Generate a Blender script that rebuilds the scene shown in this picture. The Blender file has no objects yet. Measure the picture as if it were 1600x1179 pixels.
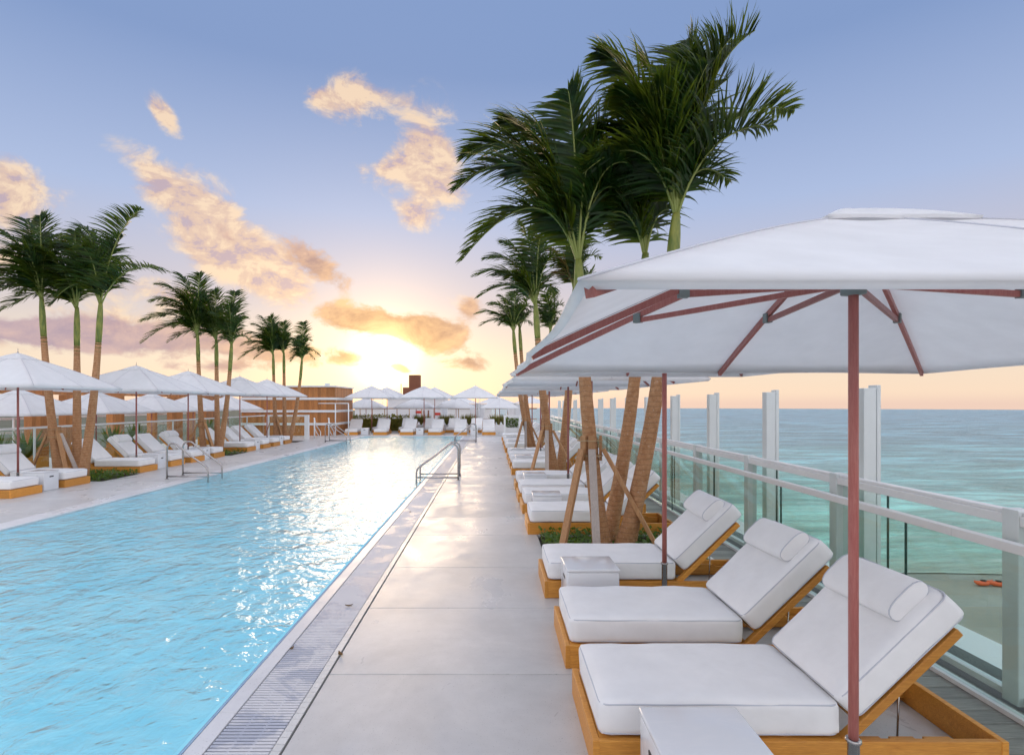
import bpy, bmesh, math, random
from mathutils import Vector, Matrix, noise
R = math.radians
C = bpy.context.scene.collection
sc = bpy.context.scene
rnd = random.Random(7)

# ------------------------------------------------------------------ camera
cam = bpy.data.cameras.new('camera')
cam.lens = 20.03; cam.sensor_width = 36.0; cam.sensor_fit = 'HORIZONTAL'
cam.shift_x = 0.020; cam.shift_y = 0.0253
cam.clip_start = 0.05; cam.clip_end = 20000
camo = bpy.data.objects.new('camera', cam); C.objects.link(camo)
camo.location = (0, 0, 1.8); camo.rotation_euler = (R(90), 0, 0)
sc.camera = camo

# ------------------------------------------------------------------ sky
SUN_AZ, SUN_EL = R(-10.7), R(4.6)
world = bpy.data.worlds.new('World'); sc.world = world; world.use_nodes = True
world.cycles.sampling_method = 'MANUAL'; world.cycles.sample_map_resolution = 512
wt = world.node_tree; wt.nodes.clear()
def wn(t, **k):
    n = wt.nodes.new(t)
    for a, b in k.items(): setattr(n, a, b)
    return n
def wl(a, b): wt.links.new(a, b)
def wm(op, a, b=None, c=None, clamp=False):
    n = wn('ShaderNodeMath', operation=op); n.use_clamp = clamp
    for i, v in enumerate((a, b, c)):
        if v is None: continue
        if isinstance(v, (int, float)): n.inputs[i].default_value = v
        else: wl(v, n.inputs[i])
    return n.outputs[0]
def wramp(fac, stops, mode='EASE'):
    n = wn('ShaderNodeValToRGB'); r = n.color_ramp; r.interpolation = mode
    while len(r.elements) < len(stops): r.elements.new(0.5)
    for e, (p, c) in zip(r.elements, stops):
        e.position = p; e.color = (c[0], c[1], c[2], 1) if hasattr(c, '__len__') else (c, c, c, 1)
    wl(fac, n.inputs[0]); return n.outputs[0]
def wmix(f, a, b):
    n = wn('ShaderNodeMix', data_type='RGBA')
    if isinstance(f, (int, float)): n.inputs[0].default_value = f
    else: wl(f, n.inputs[0])
    for i, v in ((6, a), (7, b)):
        if isinstance(v, tuple): n.inputs[i].default_value = v + (1,)
        else: wl(v, n.inputs[i])
    return n.outputs[2]
def wmul(a, c):
    n = wn('ShaderNodeMix', data_type='RGBA', blend_type='MULTIPLY'); n.inputs[0].default_value = 1.0
    wl(a, n.inputs[6]); n.inputs[7].default_value = c + (1,); return n.outputs[2]
sky = wn('ShaderNodeTexSky', sky_type='NISHITA', sun_disc=False)
sky.sun_elevation = SUN_EL; sky.sun_rotation = SUN_AZ
sky.air_density = 1.0; sky.dust_density = 1.2; sky.ozone_density = 1.0
tc = wn('ShaderNodeTexCoord'); sep = wn('ShaderNodeSeparateXYZ'); wl(tc.outputs['Generated'], sep.inputs[0])
dx, dy, dz = sep.outputs
az = wm('ARCTAN2', dx, dy); el = wm('ARCSINE', dz)
deg_az = wm('MULTIPLY', az, 57.29578); deg_el = wm('MULTIPLY', el, 57.29578)
elf = wm('DIVIDE', deg_el, 90.0, clamp=True)
# evening air: lavender blue overhead, pale then peach towards the horizon all the way round
air = wramp(elf, [(0.0, (0.56, 0.41, 0.335)), (0.010, (0.61, 0.47, 0.36)), (0.045, (0.57, 0.475, 0.38)), (0.11, (0.39, 0.36, 0.40)),
                  (0.20, (0.265, 0.325, 0.475)), (0.33, (0.145, 0.212, 0.375)), (1.0, (0.165, 0.24, 0.41))], 'LINEAR')
# clouds: banks at their own directions (degrees of azimuth and elevation) broken up by noise
vec = wn('ShaderNodeCombineXYZ'); wl(deg_az, vec.inputs[0]); wl(deg_el, vec.inputs[1])
n1 = wn('ShaderNodeTexNoise'); n1.inputs['Scale'].default_value = 12.0; n1.inputs['Detail'].default_value = 7; n1.inputs['Roughness'].default_value = 0.66; n1.inputs['Distortion'].default_value = 0.35
mpn = wn('ShaderNodeMapping'); mpn.inputs['Scale'].default_value = (1, 1, 1.7); wl(tc.outputs['Generated'], mpn.inputs[0]); wl(mpn.outputs[0], n1.inputs['Vector'])
def banks(lst):
    tot = None
    for (a, e, ra, re, rot, wgt) in lst:
        ra *= 1.2; re *= 1.2
        m = wn('ShaderNodeMapping', vector_type='TEXTURE')
        m.inputs['Location'].default_value = (a, e, 0); m.inputs['Rotation'].default_value = (0, 0, R(rot)); m.inputs['Scale'].default_value = (ra, re, 1)
        wl(vec.outputs[0], m.inputs[0])
        g = wn('ShaderNodeTexGradient', gradient_type='QUADRATIC_SPHERE'); wl(m.outputs[0], g.inputs[0])
        v = wm('MULTIPLY', g.outputs['Fac'], wgt)
        tot = v if tot is None else wm('ADD', tot, v)
    return tot
def cover(lst, lo, hi):
    b = banks(lst)
    nz = wm('MULTIPLY', wm('SUBTRACT', n1.outputs['Fac'], 0.5), 2.3)
    s = wm('ADD', b, nz)
    gate = wm('MULTIPLY', b, 5.0, clamp=True)
    s = wm('MULTIPLY', s, gate)
    mr = wn('ShaderNodeMapRange', interpolation_type='SMOOTHSTEP'); mr.inputs[1].default_value = lo; mr.inputs[2].default_value = hi
    wl(s, mr.inputs[0]); return mr.outputs[0], s
BRIGHT = [(-13.5, 27.2, 4.5, 3.2, 10, 1.0), (-16.5, 27.2, 3.0, 1.8, 0, .8), (-6.3, 22.6, 5.4, 7.4, 10, 1.55), (-10.8, 21.8, 4.0, 2.4, 0, .75),
          (-7.8, 18.2, 2.6, 2.0, 0, .8), (-40.3, 15.6, 5.0, 4.6, 0, 1.1), (-30.8, 19.0, 5.0, 2.4, -28, 1.0), (-27.0, 16.8, 6.8, 3.8, -38, 1.35),
          (-22.5, 13.0, 7.2, 4.0, -28, 1.5), (-25.8, 12.8, 6.5, 2.2, -20, .85), (-20.6, 11.8, 4.0, 3.2, -40, .9), (-29.6, 23.3, 3.2, 1.3, -50, .7),
          (-30.0, 9.5, 9.0, 2.0, -6, .7), (-41.0, 11.0, 6.0, 2.0, 0, .7), (-3.0, 10.0, 5.0, 1.8, 0, .4), (-33.0, 6.9, 10.0, 2.2, 0, .75), (-42.0, 4.6, 12.0, 1.8, 3, .7)]
DARK = [(-17.3, 13.3, 5.5, 2.0, -32, 1.05), (-24.5, 14.6, 4.2, 1.6, -38, .7), (-31.0, 5.6, 13.0, 2.2, 2, 1.35), (-40.0, 5.5, 8.0, 1.6, 2, 1.25),
        (-35.5, 5.9, 5.0, 2.3, -6, .8), (-13.5, 8.2, 4.6, 2.1, -4, 1.9), (-6.0, 7.1, 5.6, 2.3, -14, 1.9), (-14.3, 4.6, 2.8, 1.3, -10, .95),
        (-9.2, 3.6, 1.9, .7, -12, 1.0), (-2.1, 9.4, 2.6, 1.7, 0, .8), (-20.5, 4.6, 6.5, 1.6, -4, 1.1), (-2.5, 4.2, 6.0, 1.6, -4, .6), (-25.0, 3.3, 9.0, 1.0, 0, .6)]
cb, cbs = cover(BRIGHT, 0.08, 0.72)
cd, cds = cover(DARK, 0.10, 0.58)
glow = wm('POWER', wm('MAXIMUM', wm('ADD', wm('ADD', wm('MULTIPLY', dx, math.sin(SUN_AZ) * math.cos(SUN_EL)), wm('MULTIPLY', dy, math.cos(SUN_AZ) * math.cos(SUN_EL))), wm('MULTIPLY', dz, math.sin(SUN_EL))), 0.0), 30.0)
# lit cumulus: cream where thin and sunlit, dusky pink-grey where the bank is thick; warmer near the sun
n1b = wn('ShaderNodeTexNoise')
for q_ in ('Scale', 'Detail', 'Roughness', 'Distortion'): n1b.inputs[q_].default_value = n1.inputs[q_].default_value
off = wn('ShaderNodeVectorMath', operation='ADD'); wl(mpn.outputs[0], off.inputs[0]); off.inputs[1].default_value = (math.sin(SUN_AZ) * .030 + .006, .012, -.022); wl(off.outputs[0], n1b.inputs['Vector'])
lit = wm('SUBTRACT', n1.outputs['Fac'], n1b.outputs['Fac'])
cbc = wramp(wm('ADD', wm('MULTIPLY', lit, 2.6), 0.5, clamp=True), [(0.20, (0.34, 0.25, 0.28)), (0.45, (0.50, 0.35, 0.26)), (0.72, (0.62, 0.46, 0.31))])
cdd = wmix(glow, (0.28, 0.21, 0.27), (0.36, 0.18, 0.07))
cdl = wmix(glow, (0.44, 0.31, 0.30), (0.75, 0.43, 0.17))
cdc = wmix(wm('ADD', wm('MULTIPLY', lit, 3.0), 0.42, clamp=True), cdd, cdl)
skyc = wmix(wm('MULTIPLY', cb, 0.88), air, cbc)
skyc = wmix(wm('MULTIPLY', cd, 0.88), skyc, cdc)
# broken cloud added out of view, brighter than the visible banks to fill the foreground
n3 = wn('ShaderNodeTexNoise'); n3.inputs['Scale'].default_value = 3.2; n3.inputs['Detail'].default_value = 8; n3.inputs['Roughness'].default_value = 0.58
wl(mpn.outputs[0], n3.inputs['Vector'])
fill_clouds = wn('ShaderNodeMapRange', interpolation_type='SMOOTHSTEP'); fill_clouds.inputs[1].default_value = 0.40; fill_clouds.inputs[2].default_value = 0.56; wl(n3.outputs['Fac'], fill_clouds.inputs[0])
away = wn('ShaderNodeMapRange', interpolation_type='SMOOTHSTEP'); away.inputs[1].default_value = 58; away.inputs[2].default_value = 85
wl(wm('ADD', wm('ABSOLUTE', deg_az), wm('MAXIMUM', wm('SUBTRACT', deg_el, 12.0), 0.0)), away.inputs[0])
skyc = wmix(wm('MULTIPLY', wm('MULTIPLY', fill_clouds.outputs[0], away.outputs[0]), 0.9), skyc, (1.24, 1.19, 1.20))
bg1 = wn('ShaderNodeBackground'); wl(wmix(wm('MULTIPLY', cd, .75), wmul(sky.outputs[0], (.08, .082, .088)), (0, 0, 0)), bg1.inputs[0]); bg1.inputs[1].default_value = 0.05
# the veiled sun: white-gold core with an orange spread
core = wm('ADD', wm('MULTIPLY', wm('POWER', glow, 36.0), 2.6), wm('ADD', wm('MULTIPLY', wm('POWER', glow, 6.0), 0.36), wm('MULTIPLY', glow, 0.10)))
gl_ = wn('ShaderNodeMix', data_type='RGBA', blend_type='ADD'); gl_.inputs[0].default_value = 1.0
gm = wn('ShaderNodeMix', data_type='RGBA'); wl(wm('MULTIPLY', core, wm('SUBTRACT', 1.0, wm('MULTIPLY', cd, .6))), gm.inputs[0]); gm.clamp_factor = False; gm.inputs[6].default_value = (0, 0, 0, 1); gm.inputs[7].default_value = (1.0, .64, .28, 1)
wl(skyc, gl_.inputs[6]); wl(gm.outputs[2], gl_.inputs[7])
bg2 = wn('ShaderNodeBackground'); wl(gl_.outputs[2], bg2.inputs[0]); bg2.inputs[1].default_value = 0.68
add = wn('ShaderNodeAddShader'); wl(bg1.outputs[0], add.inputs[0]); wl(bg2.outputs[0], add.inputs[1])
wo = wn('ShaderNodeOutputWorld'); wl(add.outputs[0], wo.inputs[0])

# ------------------------------------------------------------------ sun, exposure
sun = bpy.data.lights.new('sun', 'SUN'); sun.energy = 0.5; sun.angle = R(20.0); sun.color = (1.0, 0.72, 0.45)
suno = bpy.data.objects.new('sun', sun); C.objects.link(suno)
sd = Vector((math.sin(SUN_AZ) * math.cos(SUN_EL), math.cos(SUN_AZ) * math.cos(SUN_EL), math.sin(SUN_EL)))
suno.rotation_euler = sd.to_track_quat('Z', 'Y').to_euler(); suno.location = (0, 0, 30)
sc.view_settings.view_transform = 'Standard'; sc.view_settings.look = 'None'
sc.view_settings.gamma = 1.0; sc.view_settings.use_curve_mapping = False
sc.view_settings.exposure = 1.18
sc.render.engine = 'CYCLES'
sc.cycles.use_denoising = True
sc.cycles.sample_clamp_indirect = 6.0
sc.cycles.max_bounces = 7; sc.cycles.diffuse_bounces = 3; sc.cycles.glossy_bounces = 3; sc.cycles.transmission_bounces = 5; sc.cycles.transparent_max_bounces = 24
sc.cycles.blur_glossy = 0.5; sc.cycles.caustics_reflective = False; sc.cycles.caustics_refractive = False
sc.cycles.use_adaptive_sampling = True; sc.cycles.adaptive_threshold = 0.025

# ------------------------------------------------------------------ materials
def mat(name, col=(.8, .8, .8), rough=.6, spec=.5, metal=0.0):
    m = bpy.data.materials.new(name); m.use_nodes = True
    b = m.node_tree.nodes['Principled BSDF']
    b.inputs['Base Color'].default_value = (*col, 1); b.inputs['Roughness'].default_value = rough
    b.inputs['Specular IOR Level'].default_value = spec; b.inputs['Metallic'].default_value = metal
    return m
class N:
    """small node helper for one material"""
    def __init__(s, m): s.t = m.node_tree; s.b = s.t.nodes.get('Principled BSDF')
    def n(s, t, **k):
        x = s.t.nodes.new(t)
        for a, b in k.items(): setattr(x, a, b)
        return x
    def l(s, a, b): s.t.links.new(a, b)
    def coord(s, which='Object', scale=(1, 1, 1), rnd_off=False, rot=(0, 0, 0)):
        c = s.n('ShaderNodeTexCoord'); mp = s.n('ShaderNodeMapping'); mp.inputs['Scale'].default_value = scale; mp.inputs['Rotation'].default_value = rot
        if which == 'World':
            g = s.n('ShaderNodeNewGeometry'); s.l(g.outputs['Position'], mp.inputs[0])
        else: s.l(c.outputs[which], mp.inputs[0])
        if rnd_off:
            oi = s.n('ShaderNodeObjectInfo'); ml = s.n('ShaderNodeMath', operation='MULTIPLY'); ml.inputs[1].default_value = 37.0
            s.l(oi.outputs['Random'], ml.inputs[0]); s.l(ml.outputs[0], mp.inputs['Location'])
        return mp.outputs[0]
    def noise(s, v, scale, detail=4, rough=.55, dist=0.0):
        x = s.n('ShaderNodeTexNoise'); x.inputs['Scale'].default_value = scale; x.inputs['Detail'].default_value = detail
        x.inputs['Roughness'].default_value = rough; x.inputs['Distortion'].default_value = dist; s.l(v, x.inputs['Vector']); return x.outputs['Fac']
    def ramp(s, f, stops, mode='LINEAR'):
        x = s.n('ShaderNodeValToRGB'); r = x.color_ramp; r.interpolation = mode
        while len(r.elements) < len(stops): r.elements.new(.5)
        for e, (p, c) in zip(r.elements, stops):
            e.position = p; e.color = (*c, 1) if hasattr(c, '__len__') else (c, c, c, 1)
        s.l(f, x.inputs[0]); return x.outputs[0]
    def math(s, op, a, b=None, clamp=False):
        x = s.n('ShaderNodeMath', operation=op); x.use_clamp = clamp
        for i, v in enumerate((a, b)):
            if v is None: continue
            if isinstance(v, (int, float)): x.inputs[i].default_value = v
            else: s.l(v, x.inputs[i])
        return x.outputs[0]
    def mix(s, f, a, b, mode='MIX'):
        x = s.n('ShaderNodeMix', data_type='RGBA', blend_type=mode)
        if isinstance(f, (int, float)): x.inputs[0].default_value = f
        else: s.l(f, x.inputs[0])
        for i, v in ((6, a), (7, b)):
            if isinstance(v, tuple): x.inputs[i].default_value = v + (1,)
            else: s.l(v, x.inputs[i])
        return x.outputs[2]
    def bump(s, h, strength=.3, dist=.01):
        x = s.n('ShaderNodeBump'); x.inputs['Strength'].default_value = strength; x.inputs['Distance'].default_value = dist
        s.l(h, x.inputs['Height']); return x.outputs[0]
    def out(s, sh): s.l(sh, s.t.nodes['Material Output'].inputs['Surface'])
M = {}
def fabric(name, col, transl=0.0, wr=.6):
    m = mat(name, col, .85, .2); k = N(m)
    v = k.coord('Object', rnd_off=True)
    f = k.noise(v, 5, 5, .6)
    c = k.ramp(f, [(.3, tuple(x * .93 for x in col)), (.7, col)])
    k.l(c, k.b.inputs['Base Color'])
    h = k.math('ADD', k.math('MULTIPLY', k.noise(v, 4.5, 3), 1.0), k.math('MULTIPLY', k.noise(v, 340, 2), .05))
    nb = k.bump(h, wr, .02); k.l(nb, k.b.inputs['Normal'])
    if transl:
        t = k.n('ShaderNodeBsdfTranslucent'); k.l(c, t.inputs[0]); k.l(nb, t.inputs['Normal'])
        mx = k.n('ShaderNodeMixShader'); mx.inputs[0].default_value = transl
        k.l(k.b.outputs[0], mx.inputs[1]); k.l(t.outputs[0], mx.inputs[2]); k.out(mx.outputs[0])
    return m
M['cushion'] = fabric('cushion_fabric', (.90, .90, .90), 0, .55)
M['piping'] = fabric('piping_fabric', (.58, .60, .66), 0, .2)
M['canopy'] = fabric('canopy_fabric', (.90, .91, .93), .30, .3)
def wood(name, dark, light, scale=(1.2, 14, 14), rough=.45):
    m = mat(name, light, rough, .4); k = N(m)
    v = k.coord('Object', scale, True)
    f = k.noise(v, 2.4, 7, .68, 2.2); f2 = k.noise(v, 16, 3, .6, .4)
    c = k.ramp(k.math('ADD', k.math('MULTIPLY', f, .65), k.math('MULTIPLY', f2, .35)), [(.34, dark), (.52, tuple((a + b) / 2 for a, b in zip(dark, light))), (.66, light)])
    oi = k.n('ShaderNodeObjectInfo')
    hsv = k.n('ShaderNodeHueSaturation'); k.l(c, hsv.inputs['Color']); k.l(k.math('ADD', k.math('MULTIPLY', oi.outputs['Random'], .4), .8), hsv.inputs['Value'])
    k.l(hsv.outputs[0], k.b.inputs['Base Color'])
    k.l(k.bump(f2, .15, .004), k.b.inputs['Normal']); return m
M['teak'] = wood('oiled_teak', (.50, .19, .030), (.76, .36, .065))
M['cedar'] = wood('cedar_boards', (.34, .12, .035), (.62, .27, .085), (12, 12, 1.0))
M['mahogany'] = wood('umbrella_mahogany', (.36, .10, .085), (.48, .19, .16), (14, 14, 1.2), .4)
M['stake'] = wood('stake_timber', (.34, .17, .08), (.60, .34, .16), (12, 12, 1.2), .7)
M['grey_stake'] = wood('weathered_stake_timber', (.38, .33, .30), (.56, .50, .46), (12, 12, 1.2), .8)
M['plank'] = wood('weathered_decking', (.24, .24, .22), (.42, .42, .38), (1.0, 14, 14), .65)
def concrete(name, a, b, wet=True):
    m = mat(name, b, .4, .5); k = N(m)
    v = k.coord('World')
    f = k.noise(v, .9, 7, .65, .4); f2 = k.noise(v, 9, 5, .6); f3 = k.noise(v, 130, 2, .5)
    c = k.ramp(f, [(.32, a), (.66, b)])
    c = k.mix(k.math('MULTIPLY', f2, .35), c, tuple(x * .72 for x in a))
    st = k.noise(k.coord('World', (1, 1, 1)), .55, 8, .72, 1.5)
    c = k.mix(k.ramp(st, [(.50, 0.0), (.66, .30)]), c, tuple(x * .74 for x in a))
    spk = k.ramp(f3, [(.29, 0.0), (.33, 1.0)])
    c = k.mix(spk, tuple(x * .55 for x in a), c)
    oi = k.n('ShaderNodeObjectInfo'); hsv = k.n('ShaderNodeHueSaturation'); k.l(c, hsv.inputs['Color'])
    k.l(k.math('ADD', k.math('MULTIPLY', oi.outputs['Random'], .12), .94), hsv.inputs['Value'])
    k.l(hsv.outputs[0], k.b.inputs['Base Color'])
    rf = k.noise(k.coord('World', (1, .6, 1)), 1.7, 5, .6, .8)
    k.l(k.ramp(rf, [(.28, .22 if wet else .5), (.72, .48 if wet else .7)]), k.b.inputs['Roughness'])
    k.l(k.bump(k.math('ADD', f2, k.math('MULTIPLY', f3, .2)), .10, .006), k.b.inputs['Normal']); return m
M['concrete'] = concrete('polished_concrete', (.53, .525, .52), (.68, .67, .66))
M['coping'] = concrete('white_stone_coping', (.66, .66, .68), (.78, .78, .79))
M['joint'] = mat('dark_joint', (.10, .10, .10), .9)
M['tile'] = concrete('pale_edge_tile', (.60, .60, .60), (.74, .74, .72))
m = mat('wet_white_grate', (.78, .78, .80), .3, .5); k = N(m)
v = k.coord('World', (1, 1, 1)); f = k.noise(v, 2.2, 5, .7, .6)
k.l(k.ramp(f, [(.44, (.44, .46, .53)), (.50, (.62, .62, .65))]), k.b.inputs['Base Color'])
k.l(k.ramp(f, [(.44, .28), (.50, .5)]), k.b.inputs['Roughness']); M['grate'] = m
m = mat('navy_mosaic', (.10, .12, .28), .25, .5); k = N(m)
br = k.n('ShaderNodeTexBrick'); k.l(k.coord('World', (1, 1, 1), rot=(0, 0, R(90))), br.inputs['Vector'])
br.offset = 0; br.inputs['Scale'].default_value = 1; br.inputs['Brick Width'].default_value = .026; br.inputs['Row Height'].default_value = .026; br.inputs['Mortar Size'].default_value = .0022
br.inputs['Color1'].default_value = (.13, .15, .34, 1); br.inputs['Color2'].default_value = (.22, .22, .42, 1); br.inputs['Mortar'].default_value = (.5, .52, .58, 1)
k.l(br.outputs['Color'], k.b.inputs['Base Color']); M['mosaic'] = m
m = mat('pool_plaster', (.25, .74, .90), .7, .2); k = N(m); v = k.coord('World')
f = k.noise(v, 1.1, 4, .6, 1.2)
k.l(k.ramp(f, [(.35, (.32, .77, .90)), (.65, (.46, .85, .93))]), k.b.inputs['Base Color']); M['plaster'] = m
# pool water: a clear surface that refracts to the plaster and mirrors the evening sky
m = bpy.data.materials.new('pool_water'); m.use_nodes = True; k = N(m); k.t.nodes.remove(k.b)
v = k.coord('World', (1.35, 1.1, 1))
h = k.math('ADD', k.noise(v, 1.7, 2, .5, .8), k.math('MULTIPLY', k.noise(v, 5.0, 3, .55, .7), .55))
h = k.math('ADD', h, k.math('MULTIPLY', k.noise(v, 13, 2, .5, .3), .12))
nb = k.bump(h, 1.0, .06)
lw = k.n('ShaderNodeLayerWeight'); lw.inputs['Blend'].default_value = .5; k.l(nb, lw.inputs['Normal'])
rf = k.n('ShaderNodeBsdfTransparent')      # longer slant path through the ripple = more blue absorbed from the plaster below
k.l(k.ramp(lw.outputs['Facing'], [(.45, (.93, .99, 1.0)), (.95, (.82, .96, 1.0))]), rf.inputs[0])
gl = k.n('ShaderNodeBsdfGlossy'); gl.inputs['Roughness'].default_value = .11; k.l(nb, gl.inputs['Normal'])
fz = k.math('ADD', k.math('MULTIPLY', k.math('POWER', lw.outputs['Facing'], 4.2), .92), .02)
mx = k.n('ShaderNodeMixShader'); k.l(fz, mx.inputs[0]); k.l(rf.outputs[0], mx.inputs[1]); k.l(gl.outputs[0], mx.inputs[2]); k.out(mx.outputs[0])
M['water'] = m
# sea
m = mat('sea_water', (.05, .24, .26), .12, .5); k = N(m)
g = k.n('ShaderNodeNewGeometry'); sx = k.n('ShaderNodeSeparateXYZ'); k.l(g.outputs['Position'], sx.inputs[0])
d = k.math('MULTIPLY', k.math('SUBTRACT', sx.outputs[1], 140.0), 1 / 1400.0, True)
d = k.math('POWER', d, .5)
wob = k.noise(k.coord('World', (.004, .016, 1)), 1.0, 5, .6, .5)
d2 = k.math('ADD', d, k.math('MULTIPLY', k.math('SUBTRACT', wob, .5), .35))
c = k.ramp(d2, [(.0, (.64, .82, .70)), (.13, (.40, .74, .66)), (.32, (.24, .58, .57)), (.60, (.20, .42, .49)), (1.0, (.20, .39, .48))])
foam = k.noise(k.coord('World', (.018, .16, 1)), 1.0, 6, .7, .8)
fm = k.math('MULTIPLY', k.ramp(foam, [(.60, 0.0), (.68, 1.0)]), k.ramp(d, [(.0, 1.0), (.30, .35), (.6, 0.0)]))
painted_facets = k.noise(k.coord('World', (.010, .030, 1)), 1.0, 9, .78, .6)
c = k.mix(1.0, c, k.ramp(painted_facets, [(.36, .55), (.50, 1.0), (.62, 1.75)]), 'MULTIPLY')  # light and dark of the wave facets painted into the sea colour
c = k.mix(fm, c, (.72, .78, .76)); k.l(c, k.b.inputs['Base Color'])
h1 = k.noise(k.coord('World', (.05, .17, 1)), 1.0, 6, .62, .4); h2 = k.noise(k.coord('World', (.45, 1.0, 1)), 1.0, 4, .6)
hh = k.math('ADD', k.math('MULTIPLY', h1, 4.0), k.math('MULTIPLY', h2, .55))
k.l(k.bump(hh, 1.0, 2.6), k.b.inputs['Normal']); k.b.inputs['Roughness'].default_value = .28; M['sea'] = m
m = mat('beach_sand', (.42, .38, .30), .9, .2); k = N(m); v = k.coord('World')
k.l(k.ramp(k.noise(v, .05, 6, .65), [(.3, (.27, .27, .23)), (.7, (.36, .35, .30))]), k.b.inputs['Base Color']); M['sand'] = m
m = mat('city_ground', (.10, .12, .07), .9, .2); k = N(m); v = k.coord('World')
k.l(k.ramp(k.noise(v, .03, 6, .65), [(.3, (.07, .09, .05)), (.7, (.17, .17, .14))]), k.b.inputs['Base Color']); M['land'] = m
def plainvar(name, col, rough, spec=.5, metal=0, var=.05, sc_=6):
    m = mat(name, col, rough, spec, metal); k = N(m); v = k.coord('Object', rnd_off=True)
    f = k.noise(v, sc_, 5, .6)
    k.l(k.ramp(f, [(.3, tuple(x * (1 - var) for x in col)), (.7, col)]), k.b.inputs['Base Color'])
    k.l(k.ramp(f, [(.3, rough * .92), (.7, min(1, rough * 1.08))]), k.b.inputs['Roughness']); return m
M['white_metal'] = plainvar('white_painted_metal', (.82, .83, .83), .35)
M['grey_metal'] = plainvar('pale_grey_metal', (.70, .75, .75), .35)
M['steel'] = plainvar('brushed_steel', (.42, .40, .39), .25, .5, 1.0)
M['lacquer'] = plainvar('white_lacquer', (.74, .76, .79), .16, .5, 0, .10, 3)
k = N(M['lacquer']); v = k.coord('Object', (1, 2.2, 1), True); f = k.noise(v, 4.5, 6, .7, 1.0)
k.l(k.ramp(f, [(.50, (.75, .77, .80)), (.72, (.79, .80, .82))]), k.b.inputs['Base Color']); k.l(k.ramp(f, [(.54, .14), (.66, .26)]), k.b.inputs['Roughness'])
M['white_wall'] = plainvar('white_render', (.76, .75, .76), .8)
M['black'] = mat('black_plastic_and_slot_shade', (.015, .015, .017), .5)
M['soil'] = mat('planting_soil', (.06, .045, .03), .95)
M['tower'] = plainvar('rusty_brown_cladding', (.22, .08, .04), .7)
M['red'] = mat('red_paint', (.62, .05, .03), .5)
M['orange_plastic'] = plainvar('orange_red_plastic', (.75, .12, .04), .5)
M['grey_plastic'] = mat('grey_plastic', (.2, .23, .22), .6)
M['rope'] = mat('jute_rope', (.45, .32, .18), .9)
# glass: thin greenish pane
m = bpy.data.materials.new('green_tinted_glass'); m.use_nodes = True; k = N(m); k.t.nodes.remove(k.b)
tr = k.n('ShaderNodeBsdfTransparent'); tr.inputs[0].default_value = (.925, .982, .962, 1)
gl = k.n('ShaderNodeBsdfGlossy'); gl.inputs['Roughness'].default_value = .01; gl.inputs[0].default_value = (.9, 1, .97, 1)
lw = k.n('ShaderNodeLayerWeight'); fz = k.math('ADD', k.math('MULTIPLY', k.math('POWER', lw.outputs['Facing'], 5.0), .75), .035)
mx = k.n('ShaderNodeMixShader'); k.l(fz, mx.inputs[0]); k.l(tr.outputs[0], mx.inputs[1]); k.l(gl.outputs[0], mx.inputs[2]); k.out(mx.outputs[0])
M['glass'] = m
M['glass_edge'] = mat('dark_glass_edge', (.02, .07, .06), .2)
# palms
m = mat('palm_bark', (.24, .16, .12), .9, .2); k = N(m); v = k.coord('Object')
rings = k.n('ShaderNodeTexWave', wave_type='BANDS', bands_direction='Z'); k.l(v, rings.inputs['Vector']); rings.inputs['Scale'].default_value = 5.0; rings.inputs['Distortion'].default_value = 3.0; rings.inputs['Detail Scale'].default_value = 2.0; rings.inputs['Detail'].default_value = 3
f = k.noise(k.coord('Object', (1, 1, .8)), 16, 6, .7)
c = k.mix(k.ramp(rings.outputs['Fac'], [(.0, .45), (.14, 0.0)]), k.ramp(f, [(.3, (.36, .17, .075)), (.7, (.56, .32, .17))]), (.20, .11, .07))
spk = k.ramp(k.noise(v, 60, 2), [(.66, 0.0), (.70, 1.0)]); c = k.mix(k.math('MULTIPLY', spk, .6), c, (.62, .55, .48))
k.l(c, k.b.inputs['Base Color']); k.l(k.bump(k.math('ADD', k.math('MULTIPLY', rings.outputs['Fac'], .4), f), .5, .008), k.b.inputs['Normal']); M['bark'] = m
m = mat('green_crownshaft', (.30, .34, .07), .5, .4); k = N(m); v = k.coord('Object', (1, 1, .25))
k.l(k.ramp(k.noise(v, 18, 4), [(.35, (.10, .15, .03)), (.65, (.27, .28, .06))]), k.b.inputs['Base Color']); M['crownshaft'] = m
M['scar'] = plainvar('olive_leaf_scar', (.24, .19, .07), .7, .3, 0, .4, 12)
def leaf(name, a, b, tr_=.35):
    m = mat(name, b, .45, .4); k = N(m); oi = k.n('ShaderNodeObjectInfo')
    v = k.coord('Object', rnd_off=True); c = k.ramp(k.noise(v, 5, 3), [(.3, a), (.7, b)])
    k.l(c, k.b.inputs['Base Color'])
    t = k.n('ShaderNodeBsdfTranslucent'); k.l(k.mix(.5, c, (.34, .40, .02)), t.inputs[0])
    mx = k.n('ShaderNodeMixShader'); mx.inputs[0].default_value = tr_; k.l(k.b.outputs[0], mx.inputs[1]); k.l(t.outputs[0], mx.inputs[2]); k.out(mx.outputs[0]); return m
M['frond'] = leaf('palm_leaflets', (.004, .022, .005), (.017, .074, .010), .40)
M['dryfrond'] = leaf('dry_palm_leaflets', (.16, .06, .03), (.22, .12, .04), .3)
M['rachis'] = mat('frond_stalk', (.22, .26, .06), .5)
M['cover'] = leaf('ground_cover_leaves', (.05, .12, .02), (.12, .22, .03), .3)
M['hedge'] = leaf('hedge_leaves', (.16, .16, .02), (.30, .26, .04), .35)
M['grassblade'] = leaf('grass_blades', (.12, .14, .03), (.26, .20, .06), .3)

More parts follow.
